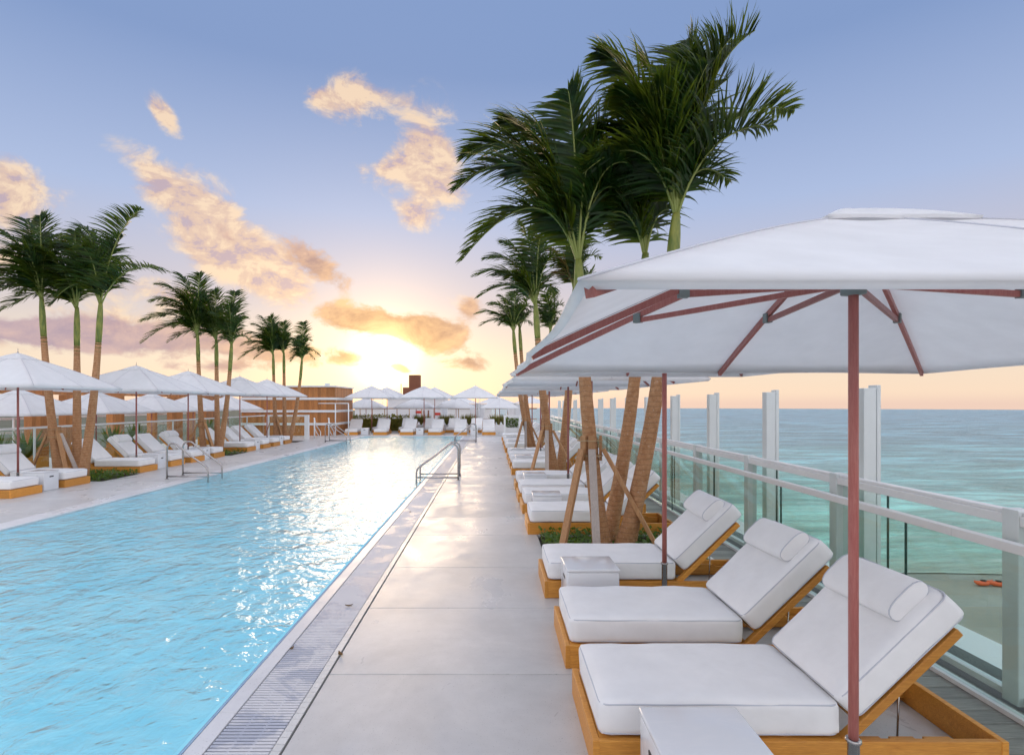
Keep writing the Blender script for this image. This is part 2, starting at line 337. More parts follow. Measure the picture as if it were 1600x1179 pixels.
# ------------------------------------------------------------------ mesh helpers
class MB:
    def __init__(s): s.v = []; s.f = []
    def add(s, vs, fs):
        o = len(s.v); s.v += [tuple(p) for p in vs]; s.f += [tuple(i + o for i in q) for q in fs]; return s
    def box(s, lo, hi, mx=None):
        (a, b, c), (d, e, f) = lo, hi
        vs = [Vector(p) for p in ((a, b, c), (d, b, c), (d, e, c), (a, e, c), (a, b, f), (d, b, f), (d, e, f), (a, e, f))]
        if mx is not None: vs = [mx @ p for p in vs]
        return s.add(vs, [(0, 3, 2, 1), (4, 5, 6, 7), (0, 1, 5, 4), (1, 2, 6, 5), (2, 3, 7, 6), (3, 0, 4, 7)])
    def bar(s, p, q, w, h, up=(0, 0, 1)):
        p, q = Vector(p), Vector(q); t = (q - p).normalized(); u = Vector(up)
        if abs(t.dot(u)) > .98: u = Vector((0, 1, 0))
        a = t.cross(u).normalized(); b = a.cross(t)
        vs = []
        for c in (p, q):
            for i, j in ((-1, -1), (1, -1), (1, 1), (-1, 1)): vs.append(c + a * (i * w / 2) + b * (j * h / 2))
        return s.add(vs, [(0, 1, 2, 3), (7, 6, 5, 4), (0, 4, 5, 1), (1, 5, 6, 2), (2, 6, 7, 3), (3, 7, 4, 0)])
    def tube(s, pts, rad, seg=8, closed=False, cap=True):
        pts = [Vector(p) for p in pts]; n = len(pts)
        rad = rad if hasattr(rad, '__len__') else [rad] * n
        vs = []; prev = None
        for i in range(n):
            if closed: t = (pts[(i + 1) % n] - pts[i - 1]).normalized()
            else: t = (pts[min(i + 1, n - 1)] - pts[max(i - 1, 0)]).normalized()
            if prev is None:
                u = Vector((0, 0, 1)) if abs(t.z) < .9 else Vector((1, 0, 0)); a = t.cross(u).normalized()
            else: a = (prev - t * prev.dot(t)).normalized()
            prev = a; b = t.cross(a)
            for j in range(seg):
                th = 2 * math.pi * j / seg; vs.append(pts[i] + (a * math.cos(th) + b * math.sin(th)) * rad[i])
        fs = []
        for i in range(n if closed else n - 1):
            k2 = (i + 1) % n
            for j in range(seg):
                j2 = (j + 1) % seg; fs.append((i * seg + j, i * seg + j2, k2 * seg + j2, k2 * seg + j))
        if cap and not closed: fs += [tuple(range(seg - 1, -1, -1)), tuple((n - 1) * seg + j for j in range(seg))]
        return s.add(vs, fs)
    def prism(s, poly, lo, hi, axis='y'):
        n = len(poly); vs = []
        for c in (lo, hi):
            for (a, b) in poly: vs.append((a, c, b) if axis == 'y' else ((c, a, b) if axis == 'x' else (a, b, c)))
        fs = [tuple(range(n)), tuple(range(2 * n - 1, n - 1, -1))] + [(i, i + n, (i + 1) % n + n, (i + 1) % n) for i in range(n)]
        return s.add(vs, fs)
    def mesh(s, name, m, smooth=False, bevel=0.0, seg=2):
        me = bpy.data.meshes.new(name); me.from_pydata(s.v, [], s.f)
        bm = bmesh.new(); bm.from_mesh(me)
        bmesh.ops.recalc_face_normals(bm, faces=bm.faces)
        if bevel: bmesh.ops.bevel(bm, geom=list(bm.edges), offset=bevel, segments=seg, affect='EDGES', profile=.5)
        bm.to_mesh(me); bm.free()
        me.materials.append(M[m] if isinstance(m, str) else m)
        if smooth: me.polygons.foreach_set('use_smooth', [True] * len(me.polygons))
        return me
    def build(s, name, m, parent=None, smooth=False, bevel=0.0, seg=2):
        return obj(name, s.mesh(name, m, smooth, bevel, seg), parent)
def obj(name, me, parent=None, loc=None):
    o = bpy.data.objects.new(name, me); C.objects.link(o)
    if parent: o.parent = parent
    if loc: o.location = loc
    return o
def tag(o, label=None, cat=None, group=None, kind=None):
    if label: o['label'] = label
    if cat: o['category'] = cat
    if group: o['group'] = group
    if kind: o['kind'] = kind
    return o
def thing(name, loc, label, cat, group=None, rz=0):
    o = bpy.data.objects.new(name, None); C.objects.link(o); o.location = loc; o.rotation_euler = (0, 0, rz); o.empty_display_size = .2
    return tag(o, label, cat, group)
def copy_tree(o, parent=None):
    c = o.copy(); C.objects.link(c); c.parent = parent
    for ch in [x for x in o.children]: copy_tree(ch, c)
    return c
ORD = ['first', 'second', 'third', 'fourth', 'fifth', 'sixth', 'seventh', 'eighth', 'ninth', 'tenth', 'eleventh', 'twelfth', 'thirteenth', 'fourteenth', 'fifteenth', 'sixteenth']

# ------------------------------------------------------------------ setting: sea, beach, land, building
def disc(name, rmin, rmax, z, a0, a1, m, n=96, ymin=None):
    b = MB(); vs = []; 
    rs = [rmin + (rmax - rmin) * (i / 6) ** 2 for i in range(7)]
    for r in rs:
        for i in range(n + 1):
            a = a0 + (a1 - a0) * i / n; vs.append((r * math.sin(a), r * math.cos(a), z))
    fs = [(i * (n + 1) + j, i * (n + 1) + j + 1, (i + 1) * (n + 1) + j + 1, (i + 1) * (n + 1) + j) for i in range(6) for j in range(n)]
    b.add(vs, fs); return b.build(name, m)
ZS = -40.0
sea = MB(); vs = []; NX = 60; SR = 5100.0
for i in range(NX + 1):
    a = R(-3 + 78 * i / NX)
    vs.append((SR * math.sin(a), SR * math.cos(a), ZS)); x = SR * math.sin(a); vs.append((x * .35 + 1.2, 139.5 + 1.8 * math.sin(i * 1.7) + rnd.uniform(-.6, .6), ZS))
sea.add(vs, [(2 * i, 2 * i + 1, 2 * i + 3, 2 * i + 2) for i in range(NX)])
so = sea.build('sea', 'sea'); so['kind'] = 'structure'
b = MB(); b.box((-160, -900, ZS - 3), (2400, 152, ZS - .25)); bo = b.build('beach', 'sand'); bo['kind'] = 'structure'
b = MB(); b.box((-4200, -900, ZS - 3), (-160, 3600, ZS - .1)); b.box((-160, 152, ZS - 3), (-40, 3600, ZS - .1)); bo = b.build('ground', 'land'); bo['kind'] = 'structure'
# hotel mass below the terrace, with the pool basin left open
b = MB()
b.box((-20, -14, ZS + .1), (3.95, 52, -1.6)); b.box((-11.45, -14, -1.6), (-7.3, 37.2, -.05)); b.box((-1.5, -14, -1.6), (3.55, 37.2, -.05))
b.box((-7.3, 31.5, -1.6), (-1.5, 37.2, -.05)); b.box((-7.3, -14, -1.6), (-1.5, -4, -.05))
b.box((-20, -14, -1.6), (-11.45, 52, -.66)); b.box((-11.45, 37.2, -1.6), (3.55, 52, -.66))
o = b.build('hotel_block', 'joint'); tag(o, 'hotel building that carries the roof terrace and pool', 'building')

# ------------------------------------------------------------------ pool
PX0, PX1, PY0, PY1 = -7.0, -1.643, -4.0, 31.4
b = MB(); S_ = 1.7
b.add([(PX0 + S_, PY0, -.34), (PX1 - .25, PY0, -.34), (PX1 - .25, PY1 - S_, -.34), (PX0 + S_, PY1 - S_, -.34), (PX0, PY0, -.03), (PX0, PY1, -.03), (PX1, PY1, -.03), (PX1, PY0, -.06)],
      [(0, 1, 2, 3), (4, 0, 3, 5), (3, 2, 6, 5), (1, 7, 6, 2)])
o = b.build('pool_basin', 'plaster'); o['kind'] = 'structure'
b = MB(); n = 8
b.add([(PX0 + .002, PY0 + .002, -.012), (PX1 - .002, PY0 + .002, -.012), (PX1 - .002, PY1 - .002, -.012), (PX0 + .002, PY1 - .002, -.012)], [(0, 1, 2, 3)])
o = b.build('pool_water', 'water'); o['kind'] = 'structure'
# right edge: navy mosaic lip, white coping, drain grate, pale tile strip
b = MB(); b.prism([(-1.643, -.2), (-1.643, -.036), (-1.59, .002), (-1.59, -.2)], PY0, PY1); o = b.build('mosaic_edge', 'mosaic'); o['kind'] = 'structure'
cop = bpy.data.objects.new('pool_coping', None); C.objects.link(cop); cop['kind'] = 'structure'
y = PY0; i = 0
while y < PY1:
    y2 = min(y + 1.83, PY1)
    b = MB(); b.box((-1.5885, y + .002, -.04), (-1.486, y2 - .002, .003)); b.build('coping_stone', 'coping', cop, bevel=.003, seg=1); y = y2
y = PY0
while y < PY1:
    y2 = min(y + 1.83, PY1)
    b = MB(); b.box((-7.36, y + .002, -.04), (-6.998, y2 - .002, .004)); b.build('coping_stone', 'coping', cop, bevel=.004, seg=1); y = y2
x = -7.3
while x < -1.7:
    x2 = min(x + 1.4, -1.59); b = MB(); b.box((x + .002, 31.402, -.04), (x2 - .002, 31.75, .004)); b.build('coping_stone', 'coping', cop, bevel=.004, seg=1); x = x2
gr = thing('drain_grate', (0, 0, 0), 'long white slotted overflow grate between the pool coping and the concrete walkway', 'drain grate')
bar = MB(); bar.box((-1.482, -.0095, -.03), (-1.147, .0095, -.001)); bme = bar.mesh('grate_bar', 'grate', bevel=.003, seg=1)
GP = .030; y = 2.55
for i in range(300): obj('grate_bar', bme, gr, (0, y + i * GP, 0))
rest_ = MB(); y += 300 * GP
while y < 31.3: rest_.box((-1.482, y - .0095, -.03), (-1.147, y + .0095, -.001)); y += GP
y = 2.55 - GP
while y > -3: rest_.box((-1.482, y - .0095, -.03), (-1.147, y + .0095, -.001)); y -= GP
o = rest_.build('far_grate_bars', 'grate', gr); o['kind'] = 'stuff'
b = MB()
for xx in (-1.37, -1.26): b.box((xx - .006, -3, -.028), (xx + .006, 31.3, -.006))
b.build('carrier_strip', 'grate', gr)
ts = bpy.data.objects.new('tile_strip', None); C.objects.link(ts); ts['kind'] = 'structure'
bt = MB(); bt.box((-1.140, -.0285, -.04), (-1.092, .0285, .002)); tme = bt.mesh('edge_tile', 'tile')
y = 2.5
for i in range(300): obj('edge_tile', tme, ts, (0, y + i * .06, 0))
b = MB(); y += 300 * .06
while y < 31.3: b.box((-1.140, y - .0285, -.04), (-1.092, y + .0285, .002)); y += .06
o = b.build('far_edge_tiles', 'tile', ts); o['kind'] = 'stuff'

# ------------------------------------------------------------------ deck slabs
deck = bpy.data.objects.new('pool_deck', None); C.objects.link(deck); deck['kind'] = 'structure'
def slab(x0, x1, y0, y1):
    b = MB(); g = .004; b.box((x0 + g, y0 + g, -.045), (x1 - g, y1 - g, 0)); b.build('slab', 'concrete', deck, bevel=.003, seg=1)
base_rows = [6.26, 7.81, 9.05, 10.29, 11.52]
rows = sorted([r + 6.5 * kk for kk in range(-2, 4) for r in base_rows])
rows = [r for r in rows if -4 < r < 31.3] + [31.4]
BEDS = []
for a, c in zip(rows, rows[1:]):
    slab(-1.083, .63, a, c)
    if 1.5 < c - a < 1.6 and a > 0: BEDS.append((.66, 2.42, a + .03, c - .03)); 
    else: slab(.63, 2.52, a, c)
for a, c in zip(rows, rows[1:]):
    a += .4; c += .4
    if a < 4 : continue
    slab(-9.0, -7.365, a, min(c, 31.75))
    if 1.5 < c - a < 1.6: BEDS.append((-10.95, -9.04, a + .03, c - .03))
    else: slab(-11.3, -9.0, a, min(c, 31.75))
x = -11.3
while x < 3.4:
    for (a, c) in ((31.76, 33.6), (33.6, 35.4), (35.4, 37.2)): slab(x, min(x + 1.85, 3.5), a, c)
    x += 1.85
b = MB(); b.box((2.523, -4, -.045), (2.575, 31.4, .003)); o = b.build('deck_trim', 'white_metal', deck)
pd = bpy.data.objects.new('timber_deck', None); C.objects.link(pd); pd['kind'] = 'structure'
pb = MB(); pb.box((2.585, -.066, -.04), (3.10, .066, -.002)); pme = pb.mesh('plank', 'plank', bevel=.004, seg=1)
y = 1.6
while y < 31.3: obj('plank', pme, pd, (0, y, rnd.uniform(-.002, .001))); y += .14
# lower terrace floor to the left and beyond
b = MB(); b.box((-20, -14, -.66), (-11.46, 52, -.645)); b.box((-11.46, 37.21, -.66), (3.5, 52, -.645)); o = b.build('lower_terrace_floor', 'concrete'); o['kind'] = 'structure'

# planting beds
def leaves(n, fn, size):
    b = MB()
    for i in range(n):
        p = Vector(fn()); a = rnd.uniform(0, 6.28); t = rnd.uniform(-.2, 1.1); s = size * rnd.uniform(.6, 1.3)
        d = Vector((math.cos(a) * math.cos(t), math.sin(a) * math.cos(t), math.sin(t))); w = Vector((-math.sin(a), math.cos(a), 0)) * s * .32
        b.add([p, p + d * s * .5 + w, p + d * s, p + d * s * .5 - w], [(0, 1, 2, 3)])
    return b
for (x0, x1, y0, y1) in BEDS:
    b = MB(); b.box((x0, y0, -.045), (x1, y1, -.02)); o = b.build('soil_bed', 'soil'); o['kind'] = 'structure'
    if y0 > 22: continue
    side = 'right' if x0 > 0 else 'left'
    o = leaves(2600 if y0 < 15 else 1000, lambda: (rnd.uniform(x0, x1), rnd.uniform(y0, y1), rnd.uniform(-.03, .09) * (1.0 if rnd.random() < .8 else 1.5)), .065).build('ground_cover', 'cover')
    tag(o, 'low green ground cover round the palm bases', 'ground cover', kind='stuff')

# ------------------------------------------------------------------ loungers
def rbox(sx, sy, sz, r, bulge, seed, cuts=13, wr=.009):
    """rounded, slightly plump cushion; x 0..sx, y centred, z 0..sz"""
    bm = bmesh.new(); bmesh.ops.create_cube(bm, size=2); bmesh.ops.subdivide_edges(bm, edges=bm.edges, cuts=cuts, use_grid_fill=True)
    hx, hy, hz = sx / 2, sy / 2, sz / 2
    for v in bm.verts:
        u = v.co.copy()
        def sh(t): return math.copysign(abs(t) ** .72, t)
        p = Vector((sh(u.x) * hx, sh(u.y) * hy, u.z * hz))
        q = Vector((max(-hx + r, min(hx - r, p.x)), max(-hy + r, min(hy - r, p.y)), max(-hz + r, min(hz - r, p.z))))
        d = p - q
        if d.length > 1e-6:
            mxd = max(abs(d.x), abs(d.y), abs(d.z)); d = d.normalized() * min(r, max(mxd, d.length * .99)); p = q + d
        fx, fy = 1 - (p.x / hx) ** 2, 1 - (p.y / hy) ** 2
        if u.z > .5: p.z += bulge * (max(0, fx) ** .5) * (max(0, fy) ** .5)
        nz = noise.noise(Vector((p.x * 5 + seed * 7, p.y * 6, p.z * 9))); p += Vector((0, 0, 1)) * nz * wr if abs(u.z) > .9 else Vector((u.x, u.y, 0)) * nz * wr * .6
        v.co = p + Vector((hx, 0, hz))
    me = bpy.data.meshes.new('cushion'); bm.to_mesh(me); bm.free(); me.materials.append(M['cushion'])
    me.polygons.foreach_set('use_smooth', [True] * len(me.polygons)); return me
def loop_pts(sx, sy, z, r, inset, seed=0, wr=.003):
    pts = []
    for cx, cy, a0 in ((sx - r, sy / 2 - r, 0), (r, sy / 2 - r, 90), (r, -sy / 2 + r, 180), (sx - r, -sy / 2 + r, 270)):
        for i in range(5):
            a = R(a0 + 22.5 * i); pts.append(Vector((cx + (r - inset) * math.cos(a), cy + (r - inset) * math.sin(a), z)))
    out = []
    for i, p in enumerate(pts):
        q = pts[(i + 1) % len(pts)]; n = max(1, int((q - p).length / .12))
        for j in range(n):
            w = p.lerp(q, j / n); w.z += wr * noise.noise(Vector((w.x * 6 + seed * 3, w.y * 6, 1.5))); out.append(w)
    return out
LW = .76
def lounger_meshes(seed):
    d = {}
    d['seat'] = rbox(1.19, .71, .175, .035, .012, seed)
    d['seat_pipe'] = [MB().tube(loop_pts(1.19, .71, .158, .05, .006, seed), .0045, 5, True).mesh('piping', 'piping', True),
                      MB().tube(loop_pts(1.19, .71, .014, .05, .006, seed + 1, .001), .0040, 5, True).mesh('piping', 'piping', True)]
    d['back'] = rbox(.76, .71, .155, .035, .012, seed + .5)
    d['back_pipe'] = [MB().tube(loop_pts(.76, .71, .140, .05, .006, seed + 2), .0045, 5, True).mesh('piping', 'piping', True),
                      MB().tube(loop_pts(.76, .71, .012, .05, .006, seed + 3, .001), .0040, 5, True).mesh('piping', 'piping', True)]
    return d
def pillow_mesh():
    b = MB(); n = 18; vs = []; ys = [-.285, -.283, -.27, -.15, 0, .15, .27, .283, .285]; sc_ = [.80, .93, 1, 1.01, 1.02, 1.01, 1, .93, .80]
    prof = []
    for i in range(n):
        a = 2 * math.pi * i / n; prof.append((math.copysign(abs(math.cos(a)) ** .62, math.cos(a)) * .125, math.copysign(abs(math.sin(a)) ** .8, math.sin(a)) * .052))
    for y_, s_ in zip(ys, sc_):
        for (a, c) in prof: vs.append((a * (1 - (1 - s_) * .4), y_, c * s_))
    fs = [(i * n + j, i * n + (j + 1) % n, (i + 1) * n + (j + 1) % n, (i + 1) * n + j) for i in range(len(ys) - 1) for j in range(n)]
    fs += [tuple(range(n)), tuple((len(ys) - 1) * n + j for j in range(n - 1, -1, -1))]
    b.add(vs, fs); me = b.mesh('pillow', 'cushion', True)
    pipes = [MB().tube([(a * .97, sgn * .279, c * .97) for a, c in prof], .0042, 5, True).mesh('piping', 'piping', True) for sgn in (-1, 1)]
    return me, pipes
PIL = pillow_mesh()
VAR = [lounger_meshes(s) for s in (1, 2, 3)]
ANG = R(44); HX, HZ = 1.30, .165
BM = Matrix.Translation((HX, 0, HZ)) @ Matrix.Rotation(-ANG, 4, 'Y')
def bevbox(lo, hi, m, bv=.004): return MB().box(lo, hi).mesh('board', m, False, bv, 2)
LM = {
    'side': bevbox((.03, -LW / 2, .0), (1.985, -LW / 2 + .034, .155), 'teak'), 'side2': bevbox((.03, LW / 2 - .034, .0), (1.985, LW / 2, .155), 'teak'),
    'front': bevbox((0, -LW / 2 - .002, .0), (.034, LW / 2 + .002, .157), 'teak'), 'rear': bevbox((1.985, -LW / 2 - .002, .0), (2.019, LW / 2 + .002, .157), 'teak'),
    'plat': MB().box((.036, -.344, .128), (1.26, .344, .1545)).mesh('platform', 'teak'),
    'slat': MB().box((-.032, -.335, .105), (.032, .335, .125)).mesh('slat', 'teak'),
    'notch': [MB().prism([(1.24, .03), (1.24, .128), (1.45, .128), (1.47, .098), (1.50, .098), (1.50, .128), (1.62, .128), (1.64, .098), (1.67, .098), (1.67, .128), (1.80, .128), (1.84, .105), (1.983, .105), (1.983, .03)], yy - .016, yy + .016).mesh('notched_rail', 'teak') for yy in (-.30, .30)],
    'brail': [MB().bar(BM @ Vector((-.06, yy, .022)), BM @ Vector((.72, yy, .022)), .05, .044).mesh('backrest_rail', 'teak', False, .004, 1) for yy in (-.335, .335)],
    'bslat': [MB().bar(BM @ Vector((ss, -.31, .03)), BM @ Vector((ss, .31, .03)), .07, .018, (.7, 0, .7)).mesh('backrest_slat', 'teak') for ss in (.06, .2, .34, .48, .62)],
    'prop': [MB().tube([BM @ Vector((.38, yy, .0)), (1.56, yy, .06)], .005, 6).mesh('prop_rod', 'steel', True) for yy in (-.26, .26)],
    'bolt': [MB().tube([(1.93, yy, .075), (1.93, yy + .004 * (1 if yy > 0 else -1), .075)], .011, 10).mesh('bolt', 'steel') for yy in (-LW / 2, LW / 2)],
}
def make_lounger(label, group, loc, rz, var, pillow=True, near=True, recl=0):
    t = thing('sun_lounger', loc, label, 'sun lounger', group, rz)
    for nm, ky in (('side_rail', 'side'), ('side_rail', 'side2'), ('end_board', 'front'), ('end_board', 'rear')): obj(nm, LM[ky], t)
    obj('platform', LM['plat'], t)
    if near:
        for i in range(8): obj('slat', LM['slat'], t, (.12 + i * .15, 0, 0))
        for m_ in LM['notch']: obj('notched_rail', m_, t)
        for m_ in LM['bolt']: obj('bolt', m_, t)
    br_ = obj('backrest_frame', LM['brail'][0], t); obj('backrest_rail', LM['brail'][1], br_)
    if near:
        for m_ in LM['bslat']: obj('backrest_slat', m_, br_)
        for m_ in LM['prop']: obj('prop_rod', m_, br_)
    d = VAR[var % 3]
    s = obj('seat_cushion', d['seat'], t, (.035, 0, .1575 if near else .1575))
    for p in d['seat_pipe']: obj('piping', p, s)
    bk = obj('back_cushion', d['back'], t); bk.matrix_local = BM @ Matrix.Translation((.055, 0, .048))
    for p in d['back_pipe']: obj('piping', p, bk)
    if pillow:
        pl = obj('pillow', PIL[0], t); pl.matrix_local = BM @ Matrix.Translation((.055 + .60, 0, .048 + .155 + .046)) @ Matrix.Rotation(R(rnd.uniform(-2, 2)), 4, 'Z')
        for p in PIL[1]: obj('piping', p, pl)
        st = MB()
        for yy in (-.16, .16): st.box((.0, yy - .012, -.055), (.26, yy + .012, -.050))
        obj('strap', STRAP, pl)
    return t
STRAP = MB().box((.05, -.17, -.050), (.135, -.145, -.044)).box((.05, .145, -.050), (.135, .17, -.044)).mesh('strap', 'piping')
LY = [2.78, 3.87, 5.27] + [v_ + 6.5 * kk for kk in range(3) for v_ in (7.83, 9.28, 10.37, 11.77)]
LY = [v_ for v_ in LY if v_ < 26] + [27.3]
for i, y in enumerate(LY):
    make_lounger('white cushioned teak lounger, %s from the camera in the row beside the sea railing' % ORD[i], 'loungers along the sea railing',
                 (.495 + rnd.uniform(-.012, .012), y + LW / 2, 0), R(rnd.uniform(-.6, .6)), i, True, i < 9)
LLY = [10.77, 12.17, 14.73, 16.18, 17.27, 18.67, 21.23, 22.68, 23.77, 25.17]
for i, y in enumerate(LLY):
    make_lounger('white cushioned teak lounger, %s from the left picture edge in the row across the pool' % ORD[i], 'loungers across the pool',
                 (-9.1 + rnd.uniform(-.02, .02), y + LW / 2, 0), math.pi + R(rnd.uniform(-1, 1)), i, i in (1, 3, 5), i < 4)
FX = [-8.0, -6.35, -4.85, -3.25, -1.78, -.15]
for i, x in enumerate(FX):
    make_lounger('white lounger facing the camera at the far pool end, %s from the left' % ORD[i], 'loungers at the far pool end', (x, 32.4, 0), R(90) + R(rnd.uniform(-3, 3)), i, False, False)
for i, x in enumerate([-7.0, -5.35, -3.85, -2.45, -1.0]):
    make_lounger('white lounger in the second row at the far pool end, %s from the left' % ORD[i], 'second row of loungers at the far end', (x, 34.9, 0), R(90) + R(rnd.uniform(-3, 3)), i, False, False)

# ------------------------------------------------------------------ side tables
TM = {'body': MB().box((-.22, -.205, 0), (.22, .205, .372)).mesh('body', 'lacquer', True, .012, 3),
      'top': MB().box((-.225, -.21, .3735), (.225, .21, .40)).mesh('table_top', 'lacquer', True, .007, 3)}
def slot(xs):
    b = MB(); pts = []
    for i in range(16):
        a = 2 * math.pi * i / 16; pts.append((math.cos(a) * .014 + (.045 if math.cos(a) > 0 else -.045), .285 + math.sin(a) * .014))
    b.prism(pts, xs - .0015, xs + .0015, 'x'); return b.mesh('slot_shade', 'black')  # raised dark plate stands in for the shade of the handle recess
TM['slot_shades'] = [slot(-.2205), slot(.2205)]
def make_table(label, group, loc, rz=0):
    t = thing('side_table', loc, label, 'side table', group, rz)
    obj('body', TM['body'], t); obj('table_top', TM['top'], t)
    for m_ in TM['slot_shades']: obj('slot_shade', m_, t)
for i, y in enumerate([2.425, 5.02, 8.94, 11.45, 15.44, 17.95, 21.94, 24.4]):
    make_table('white lacquered cube side table, %s from the camera beside the right loungers' % ORD[i], 'side tables beside the sea railing', (.86 if i else .905, y, 0), R(rnd.uniform(-2, 2)))
for i, y in enumerate([11.86, 15.84, 18.35, 22.34, 24.85]):
    make_table('white slotted cube side table across the pool, %s from the left' % ORD[i], 'side tables across the pool', (-9.38, y, 0), R(rnd.uniform(-2, 2)))
for i, x in enumerate([-7.25, -4.1, -1.0]):
    make_table('white cube side table at the far pool end, %s from the left' % ORD[i], 'side tables at the far pool end', (x, 32.7, 0), R(90))

# ------------------------------------------------------------------ umbrellas
def canopy_surface(h, zr, za, rings=12, side=16, hem=.02, belly=.045, sag=.03):
    b = MB(); vs = []; fs = []
    per = side * 4
    def pt(j):
        k_, t = divmod(j, side); t = t / side * 2 - 1
        return [(t, -1), (1, t), (-t, 1), (-1, -t)][k_]
    vs.append((0, 0, za))
    for i in range(1, rings + 1):
        r = i / rings
        for j in range(per):
            x, y = pt(j); kk = (j % side) / side * 2 - 1       # -1..1 along a side, ribs at -1, 0, 1
            between = 1 - abs(1 - 2 * abs(kk))                     # 0 on ribs, 1 half way
            between = math.sin(between * math.pi / 2) ** 1.4
            prof = .90 * r + .10 * r * r - belly * math.sin(math.pi * r)
            z = za - (za - zr) * prof - between * sag * math.sin(math.pi * min(1, r * .75)) 
            pull = 1 - .022 * between * r
            z += .018 * between * r ** 4
            vs.append((x * h * r * pull, y * h * r * pull, z))
    for j in range(per): fs.append((0, 1 + j, 1 + (j + 1) % per))
    for i in range(rings - 1):
        for j in range(per):
            a = 1 + i * per + j; c = 1 + i * per + (j + 1) % per; fs.append((a, a + per, c + per, c))
    lo = 1 + (rings - 1) * per; n0 = len(vs)
    for j in range(per):
        p = vs[lo + j]; vs.append((p[0] * .985, p[1] * .985, p[2] - hem * (1 if True else 0)))
    for j in range(per): fs.append((lo + j, n0 + j, n0 + (j + 1) % per, lo + (j + 1) % per))
    b.add(vs, fs); return b
def umbrella_proto(h, zr, za, rpole=.023, hem=.03, belly=.045, sag=.03, slide=.09):
    d = {}
    d['canopy'] = canopy_surface(h, zr, za, hem=hem, belly=belly, sag=sag).mesh('canopy', 'canopy', True)
    cv = canopy_surface(h * .21, za - (za - zr) * .19 + .016, za + .034, 6, 8, .012, .06, .015); d['vent'] = cv.mesh('vent_cap', 'canopy', True)
    d['pole'] = MB().tube([(0, 0, .36), (0, 0, za - .02)], rpole, 14).mesh('pole', 'mahogany', True)
    d['sleeve'] = MB().tube([(0, 0, .02), (0, 0, .352), (0, 0, .354), (0, 0, .366), (0, 0, .368)], [rpole + .004, rpole + .004, rpole + .012, rpole + .012, rpole + .003], 14).mesh('steel_sleeve', 'steel', True)
    d['base'] = MB().box((-.26, -.26, .002), (.26, .26, .03)).mesh('base_plate', 'grey_metal', False, .006, 2)
    d['finial'] = MB().tube([(0, 0, za + .03), (0, 0, za + .055), (0, 0, za + .06), (0, 0, za + .12)], [.016, .012, .006, .005], 8).mesh('finial', 'steel', True)
    d['hub'] = MB().tube([(0, 0, za - .13), (0, 0, za - .11), (0, 0, za - .05), (0, 0, za - .04)], [rpole + .01, rpole + .035, rpole + .035, rpole + .01], 12).mesh('hub', 'mahogany', True)
    zs = zr + slide
    d['slider'] = MB().tube([(0, 0, zs - .05), (0, 0, zs - .045), (0, 0, zs + .03), (0, 0, zs + .035)], [rpole + .004, rpole + .03, rpole + .03, rpole + .004], 12).mesh('slider', 'grey_plastic', True)
    d['ribs'] = []; sm = MB()
    for (ux, uy) in ((1, 0), (1, 1), (0, 1), (-1, 1), (-1, 0), (-1, -1), (0, -1), (1, -1)):
        sm.tube([(ux * h * r, uy * h * r, za - (za - zr) * (.9 * r + .1 * r * r - belly * math.sin(math.pi * r)) + .001) for r in [.2 + .08 * q for q in range(11)]], .0035, 5)
    d['seam'] = sm.mesh('seam', 'piping', True)
    for k_ in range(8):
        a = k_ * math.pi / 4; ux, uy = [(1, 0), (1, 1), (0, 1), (-1, 1), (-1, 0), (-1, -1), (0, -1), (1, -1)][k_]
        def cz(r):
            pf = .9 * r + .1 * r * r - belly * math.sin(math.pi * r); return za - (za - zr) * pf - .022
        pts = [Vector((ux * h * r, uy * h * r, cz(r))) for r in (.03, .3, .55, .8, .985)]
        rb = MB()
        for p, q in zip(pts, pts[1:]): rb.bar(p, q, .019, .030)
        jr = .52; jp = Vector((ux * h * jr, uy * h * jr, cz(jr) - .028))
        tn = Vector((ux, uy, 0)).normalized(); st = MB().bar(Vector((0, 0, zs)) + tn * (rpole + .02), jp, .018, .026)
        br = MB().box((-.022, -.018, -.026), (.022, .018, .026), Matrix.Translation(jp + Vector((0, 0, .012))) @ Matrix.Rotation(math.atan2(uy, ux), 4, 'Z'))
        d['ribs'].append((rb.mesh('rib', 'mahogany'), st.mesh('strut', 'mahogany'), br.mesh('bracket', 'grey_plastic')))
    return d
def make_umbrella(d, loc, label, group, rz=0, near=True, tilt=0):
    t = thing('market_umbrella', loc, label, 'umbrella', group, rz); t.rotation_euler = (0, tilt, rz)
    c = obj('canopy', d['canopy'], t); obj('vent_cap', d['vent'], c); obj('seam', d['seam'], c)
    for nm in ('pole', 'base_plate', 'steel_sleeve', 'hub', 'slider') + (() if d is UN else ('finial',)): obj(nm, d[{'base_plate': 'base', 'steel_sleeve': 'sleeve'}.get(nm, nm)], t)
    for (rb, st, br) in d['ribs']:
        r_ = obj('rib', rb, t); obj('strut', st, r_)
        if near: obj('bracket', br, r_)
    return t
UN = umbrella_proto(1.46, 2.012, 2.60, .0205, .012, .012, .016, .30)
UM = umbrella_proto(1.33, 2.13, 2.82, .021)
u0 = make_umbrella(UN, (1.55, 2.44, 0), 'large white umbrella nearest the camera, cut by the right picture edge', 'white umbrellas along the sea railing')
u0.scale = (.959, 1, 1)
for i, y in enumerate([5.14, 8.9, 11.6, 15.4, 18.1, 21.9, 24.6]):
    make_umbrella(UM, (1.56, y, 0), 'white umbrella above the right loungers, %s from the camera' % ORD[i + 1], 'white umbrellas along the sea railing', R(rnd.uniform(-2, 2)), i < 2)
